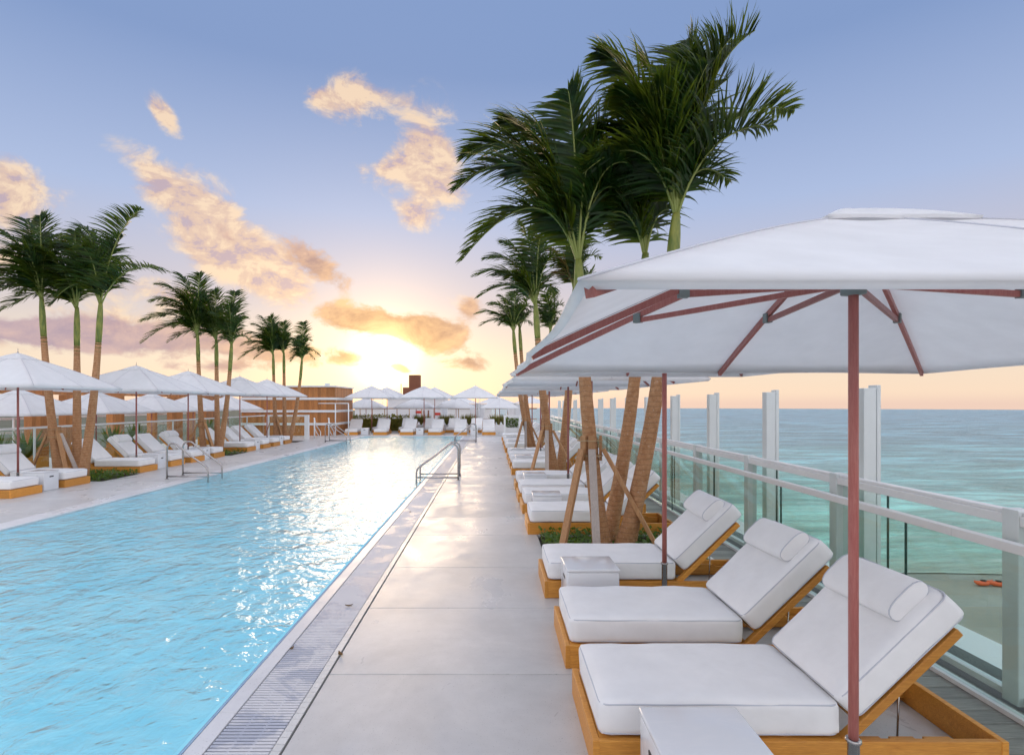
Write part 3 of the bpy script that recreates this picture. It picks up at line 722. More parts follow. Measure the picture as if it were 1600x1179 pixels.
for i, y in enumerate([11.85, 15.8, 18.5, 22.3, 25.0]):
    make_umbrella(UM, (-9.85, y, 0), 'white umbrella above the loungers across the pool, %s from the left picture edge' % ORD[i], 'white umbrellas across the pool', R(rnd.uniform(-2, 2)), False)
for i, (x, y) in enumerate([(-13.6, 16.4), (-13.6, 19.6), (-13.6, 22.8), (-13.6, 26.0), (-13.5, 29.2)]):
    make_umbrella(UM, (x, y, -.645), 'white umbrella on the lower terrace behind the glass rail, %s from the left' % ORD[i], 'umbrellas on the lower terrace', R(rnd.uniform(-3, 3)), False)
for i, (x, y) in enumerate([(-7.1, 33.8), (-4.0, 33.8), (-.95, 33.9)]):
    make_umbrella(UM, (x, y, 0), 'white umbrella over the loungers at the far pool end, %s from the left' % ORD[i], 'umbrellas at the far pool end', R(rnd.uniform(-3, 3)), False)
for i, (x, y) in enumerate([(-6.6, 36.0), (-3.6, 36.1)]):
    make_umbrella(UM, (x, y, -.02), 'white umbrella behind the far loungers, %s from the left, peeping out past the front one' % ORD[i], 'rear umbrellas at the far pool end', 0, False)
for i, (x, y) in enumerate([(-8.5, 38.6), (-5.1, 38.6), (-2.4, 38.6), (.55, 38.6)]):
    make_umbrella(UM, (x, y, -.645), 'white umbrella on the far lower terrace, %s from the left, set below the front ones' % ORD[i], 'umbrellas on the far lower terrace', R(rnd.uniform(-3, 3)), False)

# ------------------------------------------------------------------ pool handrails
def hoop(loc, mirror, label):
    t = thing('pool_handrail', loc, label, 'handrail', 'steel hoop handrails at the pool steps', math.pi if mirror else 0)
    def arc(c, r, a0, a1, n=7): return [Vector((c[0] + r * math.cos(R(a0 + (a1 - a0) * i / n)), 0, c[1] + r * math.sin(R(a0 + (a1 - a0) * i / n)))) for i in range(n + 1)]
    # local: deck post at x=0, water foot at x=-.98
    pts = [Vector((0, 0, .003)), Vector((0, 0, .3)), Vector((0, 0, .62))] + arc((-.15, .70), .15, 0, 125)[0:]
    pts += [Vector((-.55, 0, .565))] + [Vector((-.80, 0, .395)), Vector((-.91, 0, .31)), Vector((-.955, 0, .26)), Vector((-.975, 0, .20)), Vector((-.98, 0, .1)), Vector((-.98, 0, -.6))]
    MB().tube(pts, .021, 12).build('hoop_tube', 'steel', t, True)
    MB().tube([(-.98, 0, .065), (0, 0, .065)], .017, 10).build('lower_bar', 'steel', t, True)
    MB().tube([(0, 0, .002), (0, 0, .010), (0, 0, .014)], [.045, .045, .024], 16).build('floor_flange', 'steel', t, True)
for (x, y, mr, lb) in ((-.78, 13.35, False, 'steel hoop handrail on the right pool edge, nearer hoop of the nearer pair'), (-.78, 14.05, False, 'steel hoop handrail on the right pool edge, farther hoop of the nearer pair'),
                       (-.72, 26.2, False, 'steel hoop handrail at the far right pool corner, nearer hoop'), (-.72, 26.95, False, 'steel hoop handrail at the far right pool corner, farther hoop'),
                       (-7.72, 13.55, True, 'steel hoop handrail on the left pool edge, nearer hoop of the nearer pair'), (-7.72, 14.25, True, 'steel hoop handrail on the left pool edge, farther hoop of the nearer pair'),
                       (-7.68, 26.3, True, 'steel hoop handrail at the far left pool corner, nearer hoop'), (-7.68, 27.0, True, 'steel hoop handrail at the far left pool corner, farther hoop')):
    hoop((x, y, 0), mr, lb)

# ------------------------------------------------------------------ sea railing on the right
gr_ = thing('glass_railing', (3.18, 3.4, 0), 'white railing with green glass panes and wide posts along the sea side', 'railing')
def put(b, name, m, parent, **kw):
    o = b.build(name, m, parent, **kw); return o
OX, OY = 3.18, 3.4
py = [3.43 + 1.78 * i for i in range(-1, 16)]
pm = MB().box((-.06, -.055, .0), (.05, .055, 1.165)).mesh('post', 'grey_metal', False, .006, 2)
for y in py: obj('post', pm, gr_, (0, y - OY, 0))
for y0, y1 in zip(py, py[1:]):
    b = MB(); a, c = y0 + .0555 - OY, y1 - .0555 - OY
    b.box((-.055, a, 1.07), (.05, c, 1.13)); b.box((-.035, a, 1.13), (.03, c, 1.155)); b.build('top_rail', 'white_metal', gr_, bevel=.004, seg=1)
    mid = (a + c) / 2 + .25
    for (p, q) in ((a + .01, mid - .006), (mid + .006, c - .01)):
        MB().box((-.006, p, .06), (.006, q, 1.068)).build('glass_pane', 'glass', gr_)
    MB().box((-.008, mid - .003, .06), (.008, mid + .003, 1.066)).build('pane_seal', 'glass_edge', gr_)
    MB().box((-.03, a, .012), (.03, c, .055)).build('bottom_channel', 'white_metal', gr_, bevel=.003, seg=1)
hr = thing('inner_handrail', (3.0, 3.4, 0), 'pale flat handrail on frameless glass just inside the sea railing', 'handrail')
yy = 1.9
while yy < 30.5:
    MB().box((-.03, yy + .001 - OY, .945), (.03, yy + 1.779 - OY, 1.0)).build('rail_length', 'white_metal', hr, bevel=.003, seg=1)
    MB().box((-.006, yy + .45 - OY, .03), (.006, yy + 1.78 + .44 - OY, .943)).build('glass_pane', 'glass', hr)
    MB().box((-.0075, yy + .441 - OY, .03), (.0075, yy + .449 - OY, .943)).build('pane_seal', 'glass_edge', hr)
    yy += 1.78
MB().box((-.03, -1.9, .0), (.03, 27.0, .028)).build('base_channel', 'white_metal', hr)
for i, y in enumerate([5.08 + 1.78 * j for j in range(14)]):
    t = thing('steel_fin', (3.36, y, -.3), 'tall pale grey steel fin beyond the sea railing, %s from the camera' % (ORD[i]), 'fin', 'steel fins beyond the sea railing')
    MB().box((-.075, -.055, 0), (.035, .055, 2.235)).build('fin_plate', 'grey_metal', t, bevel=.003, seg=1)
    MB().box((.037, -.06, 0), (.072, .06, 2.262)).build('fin_flange', 'grey_metal', t, bevel=.003, seg=1)
b = MB(); b.box((3.25, -14, -.34), (3.56, 50, -.30)); b.box((3.565, -14, -.62), (3.75, 50, -.10)); b.box((3.76, -14, -.62), (4.15, 50, -.16))
o = b.build('parapet_ledge', 'white_metal'); tag(o, 'pale metal parapet ledge and gutter just outside the glass railing', 'ledge')

# ------------------------------------------------------------------ palms
def frond(parent, c0, tip, arch, seed, L=.62, wind=(-1, 0, 0), wf=.45, dens=40, m='frond', wide=.034, upfold=0.35):
    rr = random.Random(seed)
    c0, tip = Vector(c0), Vector(tip); d = tip - c0
    ctrl = c0 + Vector((d.x * .28, d.y * .28, max(d.z, 0) * .72 + arch))
    def B(t): return c0 * (1 - t) ** 2 + ctrl * (2 * t * (1 - t)) + tip * t * t
    def T(t): return ((ctrl - c0) * (1 - t) + (tip - ctrl) * t).normalized()
    n = 14; st = MB().tube([B(i / n) for i in range(n + 1)], [.017 * (1 - .85 * i / n) + .002 for i in range(n + 1)], 6)
    W = Vector(wind); G = Vector((0, 0, -1)); up0 = Vector((0, 0, 1))
    lv = MB(); flen = d.length + arch * .4; N_ = int(dens * 1.35 * (flen / 2.0))
    for i in range(N_):
        t = .14 + .86 * (i + rr.random() * .5) / N_; t = min(t, 1.0)
        p = B(t); tg = T(t); side = tg.cross(up0)
        if side.length < .25: side = tg.cross(Vector((0, 1, 0)))
        side.normalize(); up = side.cross(tg).normalized()
        prof = math.sin(math.pi * min(1, .18 + .80 * t)) ** .75 * L * (flen / 2.0) ** .4
        for s in (-1, 1):
            ln = prof * rr.uniform(.78, 1.12)
            fwd = .55 + .75 * t ** 2 + rr.uniform(-.12, .12)
            dr = (side * s * (1.0) + tg * fwd + up * (upfold + rr.uniform(-.2, .25)) + W * wf * rr.uniform(.6, 1.6)).normalized()
            w = wide * rr.uniform(.8, 1.2); wv = dr.cross(up).normalized() * w * .5
            if wv.length < 1e-4: wv = tg * w * .5
            wv = (wv + up * rr.uniform(-.5, .5) * w * .5)
            pts = []; q = p.copy(); dd = dr.copy(); seg = 4
            for k_ in range(seg + 1):
                pts.append(q.copy()); dd = (dd + G * (.10 + .13 * k_ / seg) * rr.uniform(.6, 1.5) + W * wf * .30 * (k_ + .5) / seg).normalized(); q = q + dd * ln / seg
            ws = [.5, 1.0, .9, .55, .03]; vs = []
            for k_, pp in enumerate(pts): vs += [pp + wv * ws[k_], pp - wv * ws[k_]]
            lv.add(vs, [(2 * k_, 2 * k_ + 1, 2 * k_ + 3, 2 * k_ + 2) for k_ in range(seg)])
    me = lv.mesh('leaflets', m); f = obj('frond', me, parent)
    st.build('frond_stalk', 'rachis', f, True); return f
def palm(label, group, base, lean, crown_h, fronds, seed, r0=.105, r1=.062, shaft=.75, dens=40, L=.62):
    """base: ground point; lean: (dx,dy) of crown over base; fronds: (dx,dy,dz,arch) tips relative to crown"""
    rr = random.Random(seed)
    t = thing('palm_tree', base, label, 'palm tree', group)
    zt = crown_h - shaft; n = 34; pts = []; rad = []
    def path(z):
        u = z / crown_h; bow = 1 - max(0.0, 1 - u) ** 2.2
        return Vector((lean[0] * (.55 * bow + .45 * u), lean[1] * (.55 * bow + .45 * u), z))
    for i in range(n + 1):
        z = -.03 + (zt + .03) * i / n; pts.append(path(max(z, 0)) + Vector((0, 0, min(z, 0)))); u = i / n
        w_ = u ** 1.8; rad.append(r0 * (1 + .55 * math.exp(-u * 11)) * (1 - w_) + r1 * w_ + rr.uniform(-.0015, .0015))
    MB().tube(pts, rad, 14).build('trunk', 'bark', t, True)
    pc = []; rc = []
    for i in range(9):
        u = i / 8; pc.append(path(zt + shaft * u)); rc.append(r1 * (1.02 + .25 * math.sin(u * 2.2)) * (1 - .45 * u ** 2))
    MB().tube(pc, rc, 12).build('crownshaft', 'crownshaft', t, True)
    for q in range(4):
        zq = zt - .05 - q * .09; MB().tube([path(zq), path(zq + .02), path(zq + .035)], [r1 * 1.02, r1 * 1.14 - q * .001, r1 * 1.02], 12).build('leaf_scar', 'scar', t, True)
    top = path(crown_h)
    for i, fr_ in enumerate(list(fronds) + [(f[0] * .62 + rr.uniform(-.25, .2), -f[1] + rr.uniform(-.35, .35), f[2] * .72 + rr.uniform(-.2, .15), f[3] * .7) for f in fronds if rr.random() < .6 and f[2] > .85 and len(f) == 4]):
        dx_, dy_, dz_, ar = fr_[:4]; kind = fr_[4] if len(fr_) > 4 else 'frond'
        s0 = path(crown_h - .10 + .06 * (i % 3) / 2)
        frond(t, s0, top + Vector((dx_, dy_, dz_)), ar, seed * 31 + i, L=L * 1.15, dens=dens, m=kind)
    return t
GR1, GR2, GR3 = 'palms in the nearest right clump', 'palms in the second right clump', 'palms in the far right clump'
palm('palm with the arching drooping fronds on the left of the nearest right clump', GR1, (1.36, 6.95, 0), (-.30, 0, ), 3.55,
     [(-1.52, .0, .85, 1.25), (-1.42, -.15, -.05, 1.35), (-1.42, .2, 1.35, 1.0), (-.95, .1, 1.75, .5), (-.15, -.2, 1.95, .2), (.35, .2, 1.7, .3), (-.6, .35, 1.85, .4), (.55, -.2, 1.1, .5), (-.85, .35, 1.15, .7), (-.5, .4, 1.2, .4), (.1, .5, 1.6, .2)], 11, .092, .066, .85, 56, .66)
palm('palm standing behind the middle of the nearest right clump, crown against the umbrella', GR1, (1.48, 7.30, 0), (.52, .1), 3.75,
     [(-.70, -.2, .25, .75), (.75, .1, 1.55, .3), (-.05, .2, 1.75, .2), (-1.05, .1, 1.35, .55), (-.6, .3, 1.7, .3), (.35, -.2, 1.8, .2), (-.9, -.3, .75, .6), (.45, .3, .9, .5), (-.3, -.3, 1.4, .4), (-.4, .5, 1.2, .3)], 12, .088, .064, .8, 56, .64)
palm('tallest palm of the nearest right clump with upright fronds leaning right', GR1, (1.60, 6.90, 0), (.62, -.05), 4.08,
     [(.95, .0, 2.20, .25), (1.48, .1, 1.30, .55), (.25, .1, 2.15, .2), (-.95, .0, 1.95, .35), (-1.15, -.2, .40, .95), (.60, -.2, 2.0, .2), (-.35, .2, 2.05, .2), (.70, .15, .45, .55), (-.7, .3, 1.5, .4), (1.05, -.25, .95, .4), (-.9, .2, 1.1, .5), (.05, -.35, 1.7, .2)], 13, .094, .068, .7, 58, .68)
palm('left palm of the second right clump with wind-swept dark crown', GR2, (1.50, 13.2, 0), (-.48, 0), 4.1,
     [(-1.45, 0, .65, .7), (-1.2, .2, 1.1, .6), (-.35, 0, 1.9, .2), (-1.35, -.2, .1, .8), (.55, .1, 1.1, .5), (-.8, .2, 1.5, .4), (.1, -.2, 1.5, .3), (-.7, -.3, .5, .6), (.5, .3, .3, .6), (-.1, .4, 1.2, .2)], 21, .10, .065, .8, 40, .6)
palm('right palm of the second right clump with a reddish drooping frond', GR2, (1.62, 13.6, 0), (.36, 0), 4.55,
     [(-.9, 0, .9, .5, 'dryfrond'), (.65, .1, .75, .5), (.2, 0, 1.3, .3), (-.3, .2, 1.4, .2), (.85, -.1, .1, .6), (-.7, -.2, .1, .6, 'dryfrond'), (.5, .3, 1.1, .3), (-.5, .3, .6, .5), (.1, -.3, .9, .3)], 22, .10, .065, .7, 40, .55)
palm('left palm of the far right clump with thin pale green crown', GR3, (1.42, 19.8, 0), (-.66, 0), 4.35,
     [(-1.35, 0, .55, .55), (-1.2, .2, .15, .6), (-.5, 0, 1.2, .3), (.1, .1, 1.35, .2), (.65, 0, .8, .4), (-.9, -.2, .9, .4), (.7, .2, .2, .5), (-.5, .3, .2, .5)], 31, .09, .06, .8, 34, .55)
palm('middle palm of the far right clump, crown just behind its neighbour', GR3, (1.52, 20.2, 0), (-.52, .1), 4.5,
     [(-1.1, 0, .8, .5), (-.3, .2, 1.3, .2), (.5, 0, 1.1, .3), (.9, .1, .5, .5), (-.9, .2, .2, .6), (.3, -.2, .6, .4), (-.6, -.2, 1.0, .3)], 32, .09, .06, .8, 34, .55)
palm('right palm of the far right clump with an upright crown', GR3, (1.66, 19.9, 0), (.40, 0), 4.35,
     [(.1, 0, 1.45, .2), (.45, .1, .9, .4), (-.7, 0, 1.1, .4), (.5, .1, .1, .6), (-.5, .2, .3, .5), (-.2, -.2, 1.2, .2), (.35, -.2, .5, .5)], 33, .09, .06, .8, 34, .55)
WL = [(-1.75, 0, .35, .75), (-1.55, .2, .95, .7), (-1.15, -.2, 1.45, .5), (-.55, .1, 1.75, .3), (.05, -.1, 1.7, .2), (-1.6, -.2, -.25, .8), (-1.0, .4, .2, .6), (-.8, -.35, .85, .5), (-.2, .4, 1.3, .2), (.35, .2, 1.0, .4), (-1.3, .3, .6, .7), (-.35, -.4, 1.1, .4)]
WR = [(-1.4, 0, .65, .7), (-1.0, .2, 1.25, .5), (.85, 0, 1.95, .2), (1.45, -.1, .75, .55), (-.4, .1, 1.6, .3), (-.9, -.3, .1, .7), (.2, .2, 1.5, .2), (-.6, .3, .8, .4), (.5, -.2, .4, .4), (-.15, -.3, 1.2, .3)]
def jit(lst, s, k_=1.0, a=.14):
    rr = random.Random(s); return [(f[0] * k_ + rr.uniform(-a, a), f[1] * k_ + rr.uniform(-a, a), f[2] * k_ + rr.uniform(-a, a), f[3] * k_) + tuple(f[4:]) for f in lst]
LG = [('nearest left clump', 13.7, -9.95, [(-.87, 4.35, WL, 1.0), (-.20, 4.15, WL, .95), (.62, 4.2, WR, 1.0)], [(-.42, 0), (-.20, .25), (.18, -.1)]),
      ('second left clump', 20.2, -9.95, [(-.47, 4.25, WL, 1.05), (.05, 4.1, WL, .9), (.78, 3.9, WR, .78)], [(-.25, 0), (.10, .3), (.33, -.1)]),
      ('far left clump', 26.7, -9.9, [(-.33, 4.1, WL, .85), (.06, 4.2, WL, .7), (1.05, 3.85, WR, .8)], [(-.18, 0), (.11, .3), (.44, -.1)])]
POSN = ['left', 'middle', 'right']
for gi, (gn, y, x, cr, of) in enumerate(LG):
    for i, ((cx, ch, fl, kk), (ox, oy)) in enumerate(zip(cr, of)):
        fl2 = jit(fl, gi * 10 + i, kk * 1.12)
        if gi == 2 and i == 2: fl2 = jit([(-.5, 0, .9, .4), (-.7, .1, -.2, .6), (.2, 0, 1.6, .2), (.8, 0, .3, .7), (.6, .2, .0, .6), (-.1, .2, 1.2, .2), (.5, -.2, .8, .5), (-.4, -.2, .4, .5)], 5)
        if gi == 1 and i == 2: fl2 = jit([(-.9, 0, .5, .5), (-.6, .2, 1.0, .4), (.1, 0, 1.9, .3), (-.6, -.2, -.3, .6), (.5, .1, .9, .3), (.2, .2, 1.3, .2), (-.3, -.2, .8, .3), (.6, 0, .2, .4)], 6)
        palm('%s palm of the %s across the pool, crown blown by the wind' % (POSN[i], gn), 'palms of the ' + gn, (x + ox, y + oy, 0), (cx - ox, 0), ch, fl2, 100 + gi * 10 + i, .098, .062, .95, 44 if gi == 0 else 36, .6)
# timber stakes propping the palms
def stake_set(cx, cy, hz, feet, label, grp, rt):
    t = thing('palm_stakes', (cx, cy, 0), label, 'palm stakes', grp)
    for i, (fx, fy, m_) in enumerate(feet):
        d = Vector((fx, fy, 0)).normalized(); top = Vector((d.x * (rt + .045), d.y * (rt + .045), hz - .02))
        MB().bar((fx, fy, -.02), top, .085, .045, (d.x, d.y, .2)).build('stake', m_, t, bevel=.004, seg=1)
        MB().bar(Vector((d.x * (rt + .014), d.y * (rt + .014), hz - .16)), Vector((d.x * (rt + .014), d.y * (rt + .014), hz + .14)), .075, .028, (d.x, d.y, 0)).build('batten', 'stake', t)
    for zz in (hz - .10, hz + .08):
        MB().tube([((rt + .035) * math.cos(a * math.pi / 10), (rt + .035) * math.sin(a * math.pi / 10), zz + .004 * math.sin(a * 2)) for a in range(20)], .008, 6, True).build('rope_tie', 'rope', t, True)
stake_set(1.20, 6.95, 1.27, [(-.42, -.40, 'stake'), (-.02, -.62, 'grey_stake'), (.82, -.25, 'stake')], 'three timber stakes roped to the nearest right palm trunk', 'timber palm stakes', .115)
stake_set(1.28, 13.2, 1.2, [(-.45, -.35, 'stake'), (-.05, -.55, 'grey_stake'), (.75, -.2, 'stake')], 'three timber stakes roped to the second right palm clump', 'timber palm stakes', .10)
stake_set(1.18, 19.8, 1.2, [(-.45, -.35, 'stake'), (-.02, -.55, 'grey_stake'), (.7, -.2, 'stake')], 'three timber stakes roped to the far right palm clump', 'timber palm stakes', .09)
stake_set(-10.50, 13.7, 1.1, [(-.55, -.15, 'stake'), (.55, -.30, 'stake'), (.70, -.1, 'grey_stake')], 'timber stakes roped to the nearest left palm clump', 'timber palm stakes', .11)
stake_set(-10.26, 20.2, 1.1, [(-.5, -.2, 'stake'), (.6, -.25, 'stake'), (.1, .6, 'stake')], 'timber stakes roped to the second left palm clump', 'timber palm stakes', .11)
stake_set(-10.15, 26.7, 1.1, [(-.5, -.2, 'stake'), (.5, -.25, 'stake'), (.1, .6, 'stake')], 'timber stakes roped to the far left palm clump', 'timber palm stakes', .11)

# ------------------------------------------------------------------ left: glass rail, stair rails, timber pavilion
t = thing('glass_railing', (-11.35, 12, 0), 'long glass railing with pale top rail behind the loungers across the pool', 'railing')
y = 8.0
while y < 28.4:
    y2 = min(y + 2.05, 28.6)
    MB().box((-.022, y - 12, 1.17), (.022, y2 - 12 - .002, 1.22)).build('top_rail', 'white_metal', t, bevel=.003, seg=1)
    MB().box((-.02, y - 12 - .02, .0), (.02, y - 12 + .02, 1.169)).build('post', 'grey_metal', t)
    MB().box((-.006, y - 12 + .03, .10), (.006, y2 - 12 - .03, 1.168)).build('glass_pane', 'glass', t)
    y = y2
t = thing('stair_railing', (-9.3, 28.7, 0), 'white thick framed railing with end post at the stairs left of the pool', 'railing')
MB().box((-2.0, -.04, 1.14), (-.102, .04, 1.22)).build('top_rail', 'white_metal', t, bevel=.005, seg=1)
MB().box((-.10, -.10, 0), (.10, .10, 1.225)).build('post', 'white_metal', t, bevel=.006, seg=1)
MB().box((-2.02, -.06, 0), (-1.90, .06, 1.138)).build('post', 'white_metal', t, bevel=.006, seg=1)
MB().box((-1.89, -.006, .12), (-.12, .006, 1.138)).build('glass_pane', 'glass', t)
for nm, x0, lb in (('a', -8.98, 'white tubular stair handrail next to the thick end post'), ('b', -8.25, 'white tubular stair handrail at the corner beside the far loungers')):
    t = thing('stair_handrail', (x0, 28.9, 0), lb, 'handrail', 'white tubular stair handrails')
    MB().tube([(0, 0, 0), (0, 0, 1.05)], .035, 8).build('post', 'white_metal', t, True)
    MB().tube([(0, .02, 1.05), (-.12, .3, 1.05), (-.25, 1.2, .60), (-.35, 2.2, .25)], .026, 8).build('upper_rail', 'white_metal', t, True)
    MB().tube([(0, .02, .60), (-.12, .3, .60), (-.25, 1.2, .25), (-.35, 2.2, -.1)], .022, 8).build('lower_rail', 'white_metal', t, True)
    MB().tube([(-.35, 2.2, -.04), (-.35, 2.2, .26)], .026, 8).build('post', 'white_metal', t, True)
t = thing('gate_frame', (-8.35, 30.4, 0), 'tall thin white pipe frame standing at the pavilion corner', 'gate frame')
for x0, x1 in ((-.9, .02), (.02, .72)):
    MB().tube([(x1, 0, 0), (x1, 0, 1.80)], .03, 8).build('post', 'white_metal', t, True)
    MB().tube([(x0, 0, 1.80), (x1, 0, 1.80)], .022, 8).build('cross_bar', 'white_metal', t, True)
# pavilion: end block of cedar boards with white bands, then long fascia and piers
t = thing('timber_pavilion', (-10.6, 31.9, 0), 'cedar board pavilion with white bands at the far left of the pool', 'pavilion')
MB().box((-3.4, .05, -.6), (1.78, 4.0, 2.70)).build('core_wall', 'soil', t)
xb = -3.4
while xb < 1.78:
    w = rnd.choice((.11, .13, .15, .15, .19)); MB().box((xb + .003, .0 + rnd.uniform(0, .012), -.6), (min(xb + w, 1.80) - .003, .048, 2.71)).build('board', 'cedar', t); xb += w
yb = .05
while yb < 4.0:
    w = .15; MB().box((1.782, yb + .003, -.6), (1.83 - rnd.uniform(0, .012), yb + w - .003, 2.71)).build('board', 'cedar', t); yb += w
for z in (.58, 1.30, 2.00): MB().box((-3.42, -.05, z), (1.87, -.002, z + .13)).box((1.832, -.0018, z), (1.87, 4.0, z + .13)).build('white_band', 'white_metal', t)
MB().box((-3.5, -.09, 2.715), (1.93, 4.1, 2.80)).build('roof_cap', 'white_metal', t)
MB().box((.9, 1.2, 2.802), (1.15, 1.45, 2.98)).build('roof_vent', 'grey_metal', t)
t = thing('timber_pergola', (-16.5, 22, -.645), 'long timber pergola with cedar piers beyond the lower terrace on the left', 'pergola')
yb = 12.0
while yb < 35.5: MB().box((-.06, yb - 22, 2.78), (.06, yb + .1455 - 22, 3.36)).build('fascia_board', 'cedar', t); yb += .15
for (yc, w) in ((15.2, .8), (17.6, .5), (20.7, .85), (22.2, .6), (25.0, .8), (27.8, .6), (29.8, 1.2), (31.4, .6), (33.2, 1.0)):
    for q in range(int(w / .2)): MB().box((-.14, yc - w / 2 + q * .2 - 22, .0), (.14, yc - w / 2 + q * .2 + .195 - 22, 2.775)).build('pier_board', 'cedar', t)
for z in (1.35, 1.85): MB().box((-.9, -10, z), (-.84, 13.5, z + .08)).build('back_rail', 'white_metal', t)
for q in range(9): MB().box((-.83, -9.5 + q * 2.7, 0), (-.77, -9.44 + q * 2.7, 1.93)).build('back_post', 'white_metal', t)
# white daybeds of the lower terrace glimpsed below the umbrellas
for i, y in enumerate((17.5, 20.6, 23.8, 27.0)):
    t = thing('daybed', (-13.3, y, -.645), 'low white daybed on the lower terrace, %s from the left' % ORD[i], 'daybed', 'daybeds on the lower terrace')
    MB().box((-.9, -.5, 0), (.9, .5, .25)).build('base', 'teak', t, bevel=.01); 
    o = obj('mattress', VAR[0]['seat'], t, (-.85, 0, .25)); o.scale = (1.43, 1.35, 1.1)
# yucca-like plants in boxes
def blades(n, h, spread, w=.035):
    b = MB()
    for i in range(n):
        a = rnd.uniform(0, 6.28); le = h * rnd.uniform(.6, 1.1); t_ = rnd.uniform(.15, 1.0) * spread
        d = Vector((math.cos(a) * math.sin(t_), math.sin(a) * math.sin(t_), math.cos(t_))); s = Vector((-math.sin(a), math.cos(a), 0)) * w; p = Vector((math.cos(a), math.sin(a), 0)) * .05
        q = p + d * le * .55; r_ = p + d * le + Vector((0, 0, -.12 * le * t_))
        b.add([p + s * .6, p - s * .6, q - s, q + s, r_], [(0, 1, 2, 3), (3, 2, 4)])
    return b
def planter(name, loc, box, h, n, label, grp, mb='white_wall', mg='cover', w=.035, spread=1.1, nb=1):
    t = thing(name, loc, label, 'planter', grp)
    lx, ly, lz = box; MB().box((-lx / 2, -ly / 2, 0), (lx / 2, ly / 2, lz)).build('box', mb, t, bevel=.01)
    for q in range(nb):
        o = blades(n, h, spread, w).build('plant', mg, t); o.location = ((q + .5) / nb * lx - lx / 2, 0, lz)
for i, (y, x) in enumerate(((17.2, -15.0), (18.4, -15.0), (22.6, -15.0), (24.0, -15.0), (30.2, -15.0))):
    planter('spiky_planter', (x, y, -.645), (.7, .9, .7), 1.05, 70, 'spiky green plant in a planter before the pergola, %s from the left' % ORD[i], 'planters on the lower terrace', 'teak', 'cover', .04, 1.0, 1)
# far end planters and hedge
for i, x in enumerate((-4.55, -2.9, -1.45, .45)):
    planter('grass_planter', (x, 36.9, 0), (1.0, .4, .42), .75, 110, 'low white planter of upright grasses at the far end, %s from the left' % ORD[i], 'grass planters at the far end', 'white_wall', 'grassblade', .018, .6, 3)
hd = thing('hedge', (-8.4, 38.0, -.645), 'olive green clipped hedge behind the far loungers', 'hedge')
leaves(9000, lambda: (rnd.uniform(-3.6, 2.9), rnd.uniform(-.5, .5), 1.58 * rnd.random() ** .5 + .1 * math.sin(rnd.random() * 9)), .12).build('foliage', 'hedge', hd)
MB().box((-3.4, -.35, 0), (2.7, .35, 1.42)).build('inner_mass', 'hedge', hd)
t = thing('terrace_railing', (-7, 44, -.645), 'slim dark edge railing of the far lower terrace against the glow', 'railing')
MB().tube([(-6, 0, 2.05), (10.5, 0, 2.05)], .045, 6).build('top_rail', 'stake', t)
MB().tube([(-6, 0, 1.25), (10.5, 0, 1.25)], .03, 6).build('mid_rail', 'stake', t)
for q in range(18): MB().tube([(-6 + q * .95, 0, 0), (-6 + q * .95, 0, 2.05)], .03, 6).build('post', 'stake', t)
# cabanas of white cloth
def cabana(loc, w, d, h, label, peak=.55):
    t = thing('cabana', loc, label, 'cabana', 'white cloth cabanas on the far terrace')
    for x in (-w / 2, w / 2):
        for y in (-d / 2, d / 2): MB().box((x - .05, y - .05, 0), (x + .05, y + .05, h)).build('post', 'white_metal', t)
    b = MB(); e = .12; b.add([(-w / 2 - e, -d / 2 - e, h), (w / 2 + e, -d / 2 - e, h), (w / 2 + e, d / 2 + e, h), (-w / 2 - e, d / 2 + e, h), (0, 0, h + peak)], [(0, 1, 4), (1, 2, 4), (2, 3, 4), (3, 0, 4)]); b.build('roof_cloth', 'canopy', t)
    for x, s in ((-w / 2, 1), (w / 2, -1)):
        b = MB(); n = 14; vs = []
        for q in range(n + 1):
            u = q / n; xx = x + s * u * w * .22; yy_ = -d / 2 - .07 + .035 * math.sin(q * 2.4)
            vs += [(xx, yy_, h - .03), (x + s * u * w * (.20 - .09 * math.sin(1.2)), yy_, h * .45), (xx, yy_, .02)]
        b.add(vs, [(3 * q + r_, 3 * q + r_ + 1, 3 * q + r_ + 4, 3 * q + r_ + 3) for q in range(n) for r_ in (0, 1)]); b.build('curtain', 'canopy', t)
        b = MB(); b.add([(x, -d / 2 + .06, .02), (x, d / 2 - .06, .02), (x, d / 2 - .06, h - .02), (x, -d / 2 + .06, h - .02)], [(0, 1, 2, 3)]); b.build('side_curtain', 'canopy', t)
    MB().box((-w / 2 + .2, -d / 4, 0), (w / 2 - .2, d / 3, .4)).build('bench', 'cushion', t, bevel=.03)
cabana((.35, 43.0, -.645), 2.6, 2.4, 2.45, 'white curtained cabana behind the far umbrellas, straight down the walkway')
cabana((-2.4, 43.2, -.645), 2.6, 2.4, 2.45, 'white curtained cabana on the far terrace left of the walkway axis')
cabana((3.0, 43.0, -.645), 2.4, 2.4, 2.45, 'white curtained cabana behind the far right palms', .5)
